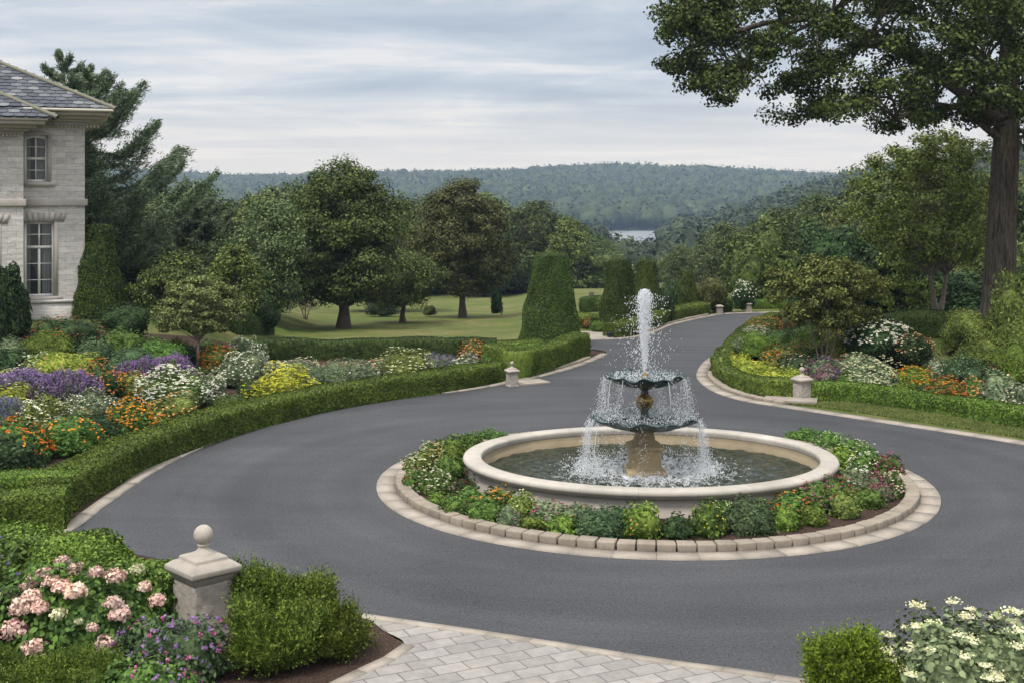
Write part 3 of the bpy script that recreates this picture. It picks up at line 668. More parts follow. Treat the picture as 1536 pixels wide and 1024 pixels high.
# mulch beds
lb = np.concatenate([offset(left, .27)[:-2], np.array([P(*q) for q in [(905, 527), (880, 524), (860, 518), (745, 512), (700, 534), (600, 537), (500, 538), (400, 540), (370, 530), (350, 515), (300, 505), (180, 498), (60, 495), (-120, 505), (-300, 560), (-300, 700), (-200, 801)]])])
drape('left_flower_bed', lb, M['mulch'], .0, 1.2)
rb_edge = gpath([(1175, 480), (1140, 484), (1105, 508), (1085, 524), (1067, 541), (1062, 555), (1066, 570), (1098, 585), (1150, 597), (1205, 601), (1260, 600), (1330, 608), (1420, 621), (1536, 642), (1640, 665)])
rb = np.concatenate([rb_edge, np.array([P(*q) for q in [(1700, 640), (1700, 545), (1540, 500), (1480, 506), (1440, 517), (1420, 530), (1480, 540), (1460, 549), (1420, 553), (1360, 551), (1330, 505), (1270, 492), (1220, 488)]])])
drape('right_flower_bed', rb, M['mulch'], -.012, 1.0)
nb = np.concatenate([offset(gpath([(545, 921), (470, 903), (400, 880), (340, 858), (250, 840), (150, 818), (95, 801), (60, 800), (-200, 801)]), .02), np.array([P(-300, 900), P(-300, 1300), P(430, 1090), P(480, 1036), P(520, 1013), P(570, 991), P(606, 967), P(575, 945)])])
drape('near_flower_bed', nb, M['mulch'], .004, 1.0)
drape('far_parking_court', np.array([P(*q) for q in [(858, 509), (916, 508.3), (913, 503), (908, 497.5), (870, 497), (850, 498)]]), M['kerb'], .012, .8)

# ------------------------------------------------------------------ the island and fountain
CXI, CYI, RI = 2.92, 26.45, 5.72
th = np.linspace(0, 2*np.pi, 241); ring = np.stack([CXI+RI*np.cos(th), CYI+RI*np.sin(th)], 1)
tag(strip('island_kerb_strip', ring, .0, .40, M['kerb'], -.05, .028, .72, .006), kind='structure')
kerb_blocks('ring of tumbled stone blocks round the fountain island', ring, .53, d=.27, h=.155, n=98)
drape('island_bed', np.stack([CXI+(RI-.62)*np.cos(th[:-1]), CYI+(RI-.62)*np.sin(th[:-1])], 1), M['mulch'], .05, .6)
BX, BY, RX, RY, ZR = 2.86, 26.42, 3.87, 3.30, .56
bas = empty('fountain_basin', (BX, BY, 0), 'wide round limestone basin of the fountain, full of water', 'basin')
def ell(prof, seg=160):
    th = np.arange(seg)*2*np.pi/seg; V = []
    for r_, z in prof: V.append(np.stack([(RX+r_)*np.cos(th), (RY+r_)*np.sin(th), np.full(seg, z)], 1))
    Q = [(j*seg+k, j*seg+(k+1) % seg, (j+1)*seg+(k+1) % seg, (j+1)*seg+k) for j in range(len(prof)-1) for k in range(seg)]
    return np.concatenate(V), Q
# rim in stones with fine joints
def rim_mesh():
    prof = np.array([(-.36, ZR-.13), (-.375, ZR-.06), (-.37, ZR-.02), (-.34, ZR), (-.03, ZR), (0, ZR-.02), (.015, ZR-.06), (.0, ZR-.10), (-.03, ZR-.12), (-.035, ZR-.15), (-.06, ZR-.16)])
    mb = MB(); n = 22
    for i in range(n):
        a0, a1 = (i+.0015)*2*np.pi/n, (i+1-.0015)*2*np.pi/n; tt = np.linspace(a0, a1, 9); V = []
        for a in tt: V += [((RX+p[0])*math.cos(a), (RY+p[0])*math.sin(a), p[1]) for p in prof]
        K = len(prof); Q = [(j*K+k, j*K+k+1, (j+1)*K+k+1, (j+1)*K+k) for j in range(8) for k in range(K-1)]
        V = np.array(V); mb.add(V, Q)
        for b in (0, 8*K): mb.add(V[b:b+K], None, [(0, k, k+1) for k in range(1, K-1)])
    return mb.mesh('rim', True)
ro = link('rim', rim_mesh(), M['rim'], bas)
def wall_mesh():
    mb = MB(); n = 26
    for i in range(n):
        a0, a1 = (i+.001)*2*np.pi/n, (i+1-.001)*2*np.pi/n; tt = np.linspace(a0, a1, 8)
        prof = [(-.10, 0), (-.10, .10), (-.125, .12), (-.125, ZR-.17), (-.13, ZR-.13)]; V = []
        for a in tt: V += [((RX+p[0])*math.cos(a), (RY+p[0])*math.sin(a), p[1]) for p in prof]
        K = 5; mb.add(V, [(j*K+k, (j+1)*K+k, (j+1)*K+k+1, j*K+k+1) for j in range(7) for k in range(K-1)])
    V, Q = ell([(-.14, 0), (-.14, ZR-.12)]); mb.add(V, Q)
    return mb.mesh('outer_wall', False)
link('outer_wall', wall_mesh(), M['rimwall'], bas)
V, Q = ell([(-.34, ZR-.12), (-.36, ZR-.16), (-.36, ZR-.24), (-.40, ZR-.25), (-.40, .0)]); link('inner_wall', MB().add(V, Q).mesh('inner_wall', True), M['inner'], bas)
def ripples():
    gx, gy = np.meshgrid(np.linspace(-1, 1, 300), np.linspace(-1, 1, 260)); ex, ey = RX-.385, RY-.385
    ra = np.maximum(1e-6, np.sqrt(gx**2+gy**2)); mx = np.maximum(np.abs(gx), np.abs(gy)); X, Y = gx/ra*mx*ex, gy/ra*mx*ey
    r = np.random.default_rng(3); d = np.hypot(X, Y); Z = np.zeros_like(X)
    for _ in range(16):
        a = r.uniform(0, 6.28); rr = r.uniform(.9, 1.3); q = np.hypot(X-rr*math.cos(a), Y-rr*math.sin(a)); Z += .0050*np.sin(q*r.uniform(13, 26)+r.uniform(0, 6))*np.exp(-q*.42)
    for _ in range(40):
        k = r.uniform(6, 34); a = r.uniform(0, 6.28); Z += .0165/k*np.sin(k*(X*math.cos(a)+Y*math.sin(a))+r.uniform(0, 6)+1.5*np.sin(X*2+Y*3))
    Z += r.normal(size=Z.shape)*.0025*np.exp(-((d-1.15)/.45)**2); Z *= 1.9+1.0*np.exp(-((d-1.2)/.7)**2)
    ny, nx = X.shape; i, j = np.meshgrid(np.arange(ny-1), np.arange(nx-1), indexing='ij'); i = i.ravel(); j = j.ravel()
    return np_mesh('basin_water', np.stack([X, Y, Z], -1).reshape(-1, 3), [np.stack([i*nx+j, i*nx+j+1, (i+1)*nx+j+1, (i+1)*nx+j], 1)], True, M['water'])
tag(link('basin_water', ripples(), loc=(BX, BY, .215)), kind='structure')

FX, FY = (967-768)*26.3/F, 26.3
ft = empty('tiered_fountain', (FX, FY, 0), 'two-tiered bronze fountain on an ochre stone pedestal in the basin', 'fountain')
o = link('stone_pedestal', MB().square([(.40, .1), (.40, .29), (.37, .32), (.32, .335), (.30, .37), (.30, .69), (.315, .71), (.35, .735), (.35, .79), (.31, .81), (.22, .86), (.19, .93), (.165, 1.05), (.17, 1.10), (.205, 1.13), (.20, 1.18)]).mesh('stone_pedestal'), M['sandstone'], ft); o.rotation_euler = (0, 0, R(4)); bevel(o, .012)
def fr(th, j): return 1+(.035*np.cos(12*th)+.02*np.cos(5*th+1))*min(1, j/5)
def fz(th, j): return (.028*np.cos(12*th+1.5)+.018*np.sin(7*th))*min(1, j/6)
def bowl(rad, z, deep): return [(.09, z-deep-.04), (.16, z-deep), (rad*.45, z-deep*.84), (rad*.72, z-deep*.55), (rad*.9, z-deep*.22), (rad*.985, z-.015), (rad*1.01, z+.01), (rad*.99, z+.022), (rad*.95, z-.0), (rad*.8, z-.055), (rad*.4, z-.07), (.05, z-.07)]
lo_ = MB(); lo_.lathe(bowl(1.10, 1.36, .27), 144, fr=fr, fz=fz); link('lower_bowl', lo_.mesh('lower_bowl', True), M['patina'], ft)
up_ = MB(); up_.lathe(bowl(.81, 2.22, .25), 144, fr=fr, fz=fz); link('upper_bowl', up_.mesh('upper_bowl', True), M['patina'], ft)
link('lower_stem', MB().lathe([(.19, 1.13), (.21, 1.16), (.12, 1.2), (.15, 1.24), (.10, 1.27)], 32).mesh('lower_stem', True), M['iron'], ft)
link('upper_stem', MB().lathe([(.13, 1.28), (.15, 1.33), (.09, 1.38), (.07, 1.45), (.08, 1.52), (.06, 1.56), (.055, 1.60), (.05, 1.84), (.085, 1.88), (.06, 1.91), (.095, 1.955)], 24, fr=lambda t, j: 1+.10*np.cos(6*t)).mesh('upper_stem', True), M['iron'], ft)
link('gilt_urn', MB().lathe([(.05, 1.56), (.08, 1.59), (.15, 1.65), (.185, 1.71), (.18, 1.76), (.12, 1.80), (.09, 1.83), (.05, 1.85)], 40, fr=lambda t, j: 1+.07*np.cos(8*t)).mesh('gilt_urn', True), M['gold'], ft)
for a in (.5, 2.1, 3.6, 5.3):
    m_ = MB(); k = np.linspace(0, 1, 9); m_.tube(np.stack([np.cos(a)*(.07+.12*np.sin(k*3.1)), np.sin(a)*(.07+.12*np.sin(k*3.1)), 1.5+.34*k], 1), .02, 6); link('scroll', m_.mesh('scroll', True), M['gold'], ft)
link('nozzle', MB().lathe([(.045, 2.14), (.045, 2.25), (.03, 2.27), (.03, 2.31), (.012, 2.32)], 20).mesh('nozzle', True), M['gold'], ft)
# water: jet, drops, curtains, all uncountable
def drops(Pt, size, r):
    n = len(Pt); T = np.array([(1, 1, 1), (-1, -1, 1), (-1, 1, -1), (1, -1, -1)])*.58
    O = np.array([(1, 0, 0), (-1, 0, 0), (0, 1, 0), (0, -1, 0), (0, 0, 1), (0, 0, -1)], float)
    s = size*(.5+1.0*r.random((n, 1, 1))); V = Pt[:, None, :]+O[None]*s*np.array([1, 1, 2.0]); F8 = np.array([(0, 2, 4), (2, 1, 4), (1, 3, 4), (3, 0, 4), (2, 0, 5), (1, 2, 5), (3, 1, 5), (0, 3, 5)])
    return V.reshape(-1, 3), (F8[None]+6*np.arange(n)[:, None, None]).reshape(-1, 3)
r = np.random.default_rng(5); mb = MB()
zt = 4.02; z0 = 2.30
zs = np.linspace(z0, zt, 60); k = (zs-z0)/(zt-z0); rad = .013+.015*k+.066*np.clip(k-.5, 0, 1)-.20*np.clip(k-.84, 0, 1); rad = rad*np.where(k > .94, np.sqrt(np.clip((1-k)/.06, .03, 1)), 1)
lp = Lump(r, .11, (3, 9), 8)
def jr(th, j): return lp(np.stack([np.cos(th)*.8, np.sin(th)*.8, np.full(len(th), zs[j]*2.6)], 1))
mb.lathe(list(zip(rad*.82, zs)), 20, fr=jr)
n = 5200; z = z0+(zt-z0)*r.random(n)**.62; q = (z-z0)/(zt-z0); a = r.random(n)*6.283; R_ = (.02+.085*q*np.abs(r.normal(size=n))+.012)*np.sqrt(np.clip((1.015-q)/.12, .02, 1)); V, T = drops(np.stack([R_*np.cos(a), R_*np.sin(a), z-.02], 1), .0062, r); mb.add(V, None, T)
n = 1300; z = z0+(zt-z0)*.93*r.random(n)**.9; a = r.random(n)*6.283; R_ = np.abs(r.normal(size=n))*(.20+.14*(zt-z)/1.7)+.05; V, T = drops(np.stack([R_*np.cos(a), R_*np.sin(a), z], 1), .0060, r); mb.add(V, None, T)
jet = link('water_jet', mb.mesh('water_jet', mat=M['spray']), loc=(FX, FY, 0)); tag(jet, 'tall white jet of water rising from the upper bowl', 'water jet', kind='stuff')
def curtain(rad, z1, z2, streams, dens, spread, seed):
    dens = dens*1.15
    r = np.random.default_rng(seed); Pts = []; m2 = MB()
    for (a, wd, q) in streams:
        n = int(dens*q); aa = a+wd*r.normal(size=n)*.5; f = r.random(n)**.8; zz_ = z1-(z1-z2)*f; R_ = rad+.02+spread*np.sqrt(f)+.03*r.normal(size=n)*(1+2*f)
        Pts.append(np.stack([R_*np.cos(aa), R_*np.sin(aa), zz_], 1))
        for j in range(int(1.2*q)):           # thin continuous threads near the lip
            a2 = a+wd*r.normal()*.6; k = np.linspace(0, r.uniform(.3, .9), 7); Rr = rad+spread*np.sqrt(k); m2.tube(np.stack([Rr*np.cos(a2), Rr*np.sin(a2), z1-(z1-z2)*k], 1), np.linspace(.007, .003, 7)*r.uniform(.6, 1.3), 4)
    V, T = drops(np.concatenate(Pts), .0042, r); m2.add(V, None, T); return m2
A = R
cm = curtain(.81, 2.21, 1.40, [(A(d), .16, q) for d, q in ((182, 1.6), (205, 1.2), (228, 1.0), (255, .5), (285, .6), (308, 1.2), (330, 1.1), (355, 1.8), (20, .7), (60, .4), (120, .5), (155, .9))], 230, .10, 11)
tag(link('water_curtain', cm.mesh('curtain', mat=M['spray']), loc=(FX, FY, 0)), 'thin streams and drops falling from the upper bowl rim', 'falling water', kind='stuff')
cm = curtain(1.10, 1.36, .21, [(A(d), .12, q) for d, q in ((178, 2.6), (190, 1.8), (205, 1.2), (222, .6), (240, .8), (262, .5), (285, .4), (305, .6), (325, .8), (345, 1.6), (358, 3.4), (5, 2.2), (40, .6), (100, .6), (140, .7), (165, 1.4))], 270, .16, 12)
n = 3800; a = r.random(n)*6.283; a = np.where(r.random(n) < .6, r.choice([R(182), R(358), R(200), R(340)], n)+.2*r.normal(size=n), a); R_ = 1.22+.22*r.normal(size=n); z = .2+np.abs(r.normal(size=n))*.16; V, T = drops(np.stack([R_*np.cos(a), R_*np.sin(a), z], 1), .0062, r); cm.add(V, None, T)
n = 1500; a = r.random(n)*6.283; R_ = 1.12*np.sqrt(r.random(n)); z = 1.34+np.abs(r.normal(size=n))*.06; V, T = drops(np.stack([R_*np.cos(a), R_*np.sin(a), z], 1), .0062, r); cm.add(V, None, T)
n = 900; a = r.random(n)*6.283; R_ = .80*np.sqrt(r.random(n)); z = 2.19+np.abs(r.normal(size=n))*.03; V, T = drops(np.stack([R_*np.cos(a), R_*np.sin(a), z], 1), .0062, r); cm.add(V, None, T)
tag(link('water_curtain', cm.mesh('curtain', mat=M['spray']), loc=(FX, FY, 0)), 'splashing streams and spray falling from the lower bowl into the basin', 'falling water', kind='stuff')

def blades(name, label, poly, n, L_, r):
    poly = np.asarray(poly); lo, hi = poly.min(0), poly.max(0); g = lo+(hi-lo)*r.random((n*3, 2)); ins = np.zeros(len(g), bool); j = len(poly)-1
    for i in range(len(poly)):
        a, b = poly[i], poly[j]; ins ^= ((a[1] > g[:, 1]) != (b[1] > g[:, 1])) & (g[:, 0] < (b[0]-a[0])*(g[:, 1]-a[1])/(b[1]-a[1]+1e-12)+a[0]); j = i
    g = g[ins][:n]; z = hgt(g[:, 0], g[:, 1])-.04; Pt = np.column_stack([g, z+L_*.4]); up = np.tile([0, 0, 1.], (len(g), 1))
    V, Q = leaves(Pt, r.normal(size=Pt.shape)*np.array([1, 1, .2]), L_, L_*.28, r, .2, up, .35); mb = MB(); mb.add(V, Q)
    o = link(name, mb.mesh(name, mat=LM('lawn'))); return tag(o, label, kind='stuff')
strip_poly = np.array([P(*q) for q in [(1178, 603.5), (1228, 608), (1326, 622), (1425, 637), (1536, 655), (1700, 684), (1700, 668), (1536, 641), (1420, 621), (1330, 608), (1260, 601), (1210, 601)]])
blades('grass', 'mown grass strip between the right hedge and the kerb', strip_poly, 60000, .07, rng)

# ------------------------------------------------------------------ stone posts
def pedestal(px, py, H, sc_, label, rz, ball=True, loc=None):
    x, y = loc or P(px, py)
    o = empty('stone_post', (x, y, hh(x, y)-.02), label, 'stone post', 'stone posts beside the drive', rz, sc_)
    k = .5
    a = link('shaft', MB().square([(.34, -.05), (.335, .08), (.315, .10), (.295, .80)]).mesh('shaft'), M['shaft'], o)
    m_ = a.modifiers.new('sub', 'SUBSURF'); m_.subdivision_type = 'SIMPLE'; m_.levels = 4; m_.render_levels = 4
    tx = bpy.data.textures.get('shaft_rough') or bpy.data.textures.new('shaft_rough', 'CLOUDS'); tx.noise_scale = .18
    d = a.modifiers.new('dis', 'DISPLACE'); d.texture = tx; d.strength = .05; d.mid_level = .5
    b = link('cap', MB().square([(.30, .80), (.315, .83), (.34, .86), (.35, .90), (.385, .925), (.395, .94), (.395, 1.0), (.385, 1.012), (.30, 1.075), (.255, 1.085), (.25, 1.13), (.235, 1.14), (.17, 1.165)]).mesh('cap'), M['pedestal'], o); bevel(b, .008)
    if ball:
        pr = [(.17, 1.15), (.165, 1.175), (.11, 1.20), (.075, 1.24), (.068, 1.27), (.085, 1.285), (.085, 1.30), (.06, 1.315)]+[(.135*math.sin(q), 1.435-.135*math.cos(q)) for q in np.linspace(.5, 3.1, 16)]
        link('ball_finial', MB().lathe(pr, 40).mesh('ball_finial', True), M['pedestal'], o)
    return o
pedestal(305, 950, 0, .96, 'large stone post with ball finial between pink blooms and bright green shrubs', R(43))
pedestal(768, 578, 0, .50, 'stone post with ball finial at the end of the long left hedge', R(20))
pedestal(1203, 598, 0, .61, 'stone post with ball finial beside the corner of the right flower bed', R(28))
pedestal(1079.5, 471.5, 0, .42, 'small stone post at the far end of the drive hedge', R(10), False)
pedestal(1123, 467, 0, .40, 'small reddish stone post on the far verge by the drive end', R(10), False)
# stepped pads beside posts
def pad(px, py, l, d, rz, h=.05):
    x, y = P(px, py); o = link('stone_pad', MB().box(-l/2, l/2, -d/2, d/2, -.05, h).mesh('pad'), M['kerb'], loc=(x, y, hh(x, y))); o.rotation_euler[2] = rz; bevel(o, .01); return tag(o, kind='structure')
pad(1186, 601, 1.5, .7, R(-16), .07); pad(790, 574, 1.3, .8, R(28), .05)

# ------------------------------------------------------------------ kerb block runs
def sub(path, pa, pb):
    a = np.array(P(*pa)); b = np.array(P(*pb)); i = np.argmin(np.linalg.norm(path-a, axis=1)); j = np.argmin(np.linalg.norm(path-b, axis=1)); return path[min(i, j):max(i, j)+1]
kerb_blocks('row of tumbled kerb blocks below the long left hedge', sub(left, (500, 614), (785, 571)), .36, .36, .2, .10)
kerb_blocks('row of tumbled kerb blocks below the hedge round the large topiary', sub(left, (805, 567), (898, 538)), .34, .36, .2, .10)
kerb_blocks('row of tumbled kerb blocks round the right flower bed corner', sub(right, (1047, 560), (1165, 609)), .48, .36, .22, .11)
kerb_blocks('long row of kerb blocks under the far drive hedge', sub(north, (985, 498), (1068, 474)), .30, .40, .2, .10)

# ------------------------------------------------------------------ hedges
hl = gpath([(118, 770), (150, 748), (200, 720), (240, 700), (320, 668), (400, 642), (500, 617), (600, 599.5), (700, 585.5), (764, 573)])
hedge('long curving clipped hedge along the left edge of the drive', offset(hl, .62), 1.0, .60, 'hedge', 1300, .056)
def blk(p0, p1, off, width, height, label, **k):
    return hedge(label, offset(spline([P(*p0), P(*p1)], .2), off), width, height, **k)
blk((-160, 812), (96, 797), .52, .95, .66, 'squared hedge block nearest the drive at the left edge', dens=1500, ls=.052)
blk((-160, 770), (108, 762), .30, .60, .62, 'hedge block behind the nearest squared block, at the hedge end', dens=1500, ls=.04)
blk((372, 541), (744, 538), .40, .8, .70, 'dark straight hedge between the flower bed and the lawn', leafk='hedgedark', dens=900, ls=.055)
blk((359, 502), (411, 502), .9, 1.8, .75, 'short hedge at the lawn corner behind the small garden tree', leafk='hedgedark', dens=600, ls=.06)
hedge('clipped hedge wrapping the foot of the largest topiary', offset(gpath([(718, 552), (765, 569), (800, 566), (850, 551), (889, 534)]), .50), .8, .85, 'hedge', 1000, .05)
blk((742, 536), (815, 534), .5, 1.0, .55, 'low inner hedge block left of the largest topiary', dens=900, ls=.05)
blk((776, 541), (838, 536), .4, .8, .50, 'low inner hedge block in front of the largest topiary', dens=900, ls=.05)
blk((868, 468), (905, 468), .5, 1.0, .75, 'dark hedge on the far lawn between two topiaries', leafk='hedgedark', dens=500, ls=.07)
blk((862, 492), (902, 489), .8, 1.6, .5, 'low pale hedge behind the far paved court', leafk='hedge', dens=500, ls=.07)
hedge('long far hedge following the drive past the topiaries', offset(gpath([(936, 506.5), (960, 502), (985, 495.5), (1006, 487), (1038, 478.5), (1070, 472.5)]), .60), .9, .58, 'hedge', 700, .06)
blk((1085, 468), (1100, 467), .5, .9, .55, 'small dark hedge behind the small far post', dens=500, ls=.07, leafk='hedgedark')
blk((1108, 463), (1180, 462), .5, .9, .45, 'low hedge on the verge beyond the drive end', dens=400, ls=.08)
hedge('curving hedge round the left end of the right flower bed', offset(gpath([(1150, 483), (1125, 492), (1105, 506), (1088, 522), (1070, 541), (1063, 553), (1064, 566), (1085, 580), (1130, 591), (1192, 597)]), .42), .62, .46, 'hedge', 1200, .045)
hedge('clipped hedge running right from the stone post beside the lawn strip', offset(gpath([(1214, 599), (1300, 606), (1400, 620), (1500, 637), (1560, 648), (1660, 669)]), .42), .62, .47, 'hedge', 1300, .056)
blk((1322, 507), (1424, 507), .4, .8, .75, 'dark low hedge across the lawn in front of the wood', leafk='hedgedark', dens=700, ls=.06)
hedge('loose yellow-green hedge between the pink blooms and the drive', spline([(-9.5, 20.6), (-8.0, 20.1), (-6.6, 19.3), (-5.4, 18.5), (-4.55, 17.75)], .2), 1.0, .72, 'box', 1500, .06, rough=.05, loose=.07)

# ------------------------------------------------------------------ topiary cones
def topi(px, py, wb, wt, h, label, **k):
    x, y = P(px, py); s = y/F; return cone_topiary(label, x, y+wb*s/2, wb*s/2, wt*s/2, h*s, **k)
topi(828, 527, 97, 49, 147, 'largest clipped topiary cone, flat topped, by the left bend of the drive', square=.25)
topi(932, 496, 66, 32, 108, 'dense topiary cone just left of the fountain jet', leafk='topiary', ls=.06)
topi(973, 482, 54, 24, 93, 'topiary cone behind the fountain jet', ls=.06)
topi(1032, 472, 40, 17, 68, 'smallest topiary cone along the far drive', ls=.06)
topi(134, 478, 84, 40, 142, 'rounded topiary cone at the corner of the house', leafk='topiary', ls=.075, round_top=.40)


# ------------------------------------------------------------------ flower-bed plants
def shrub(px, py, w_, h_, label, leafk, fstyle=None, flowk=None, flow2=None, seed=1, name='flowering_shrub', cat=None, group=None, **kw):
    wm = w_*P(px, py)[1]/F
    b = 0 if wm < .8 else 1 if wm < 1.6 else 2 if wm < 3 else 3
    d = dict(n=(800, 2000, 4800, 9000)[b], ls=(.115, .074, .047, .034)[b], fs=(.066, .045, .031, .024)[b], fd=(.8, 1.4, 2.5, 4.2)[b]); 
    q = kw.pop('fdk', 1); 
    for k in ('ls', 'fs'):
        if k+'k' in kw: d[k] *= kw.pop(k+'k')
    d['fd'] = round(d['fd']*q, 2); d.update(kw)
    if not flowk: name = 'garden_shrub' if name == 'flowering_shrub' else name
    return plant(name, px, py, w_, h_, label, cat or ('flowers' if flowk else 'shrub'), leafk, fstyle, flowk, flow2, seed, group, **d)
LB, RBG, IB = 'plants in the left flower bed', 'plants in the right flower bed', 'plants round the fountain basin'
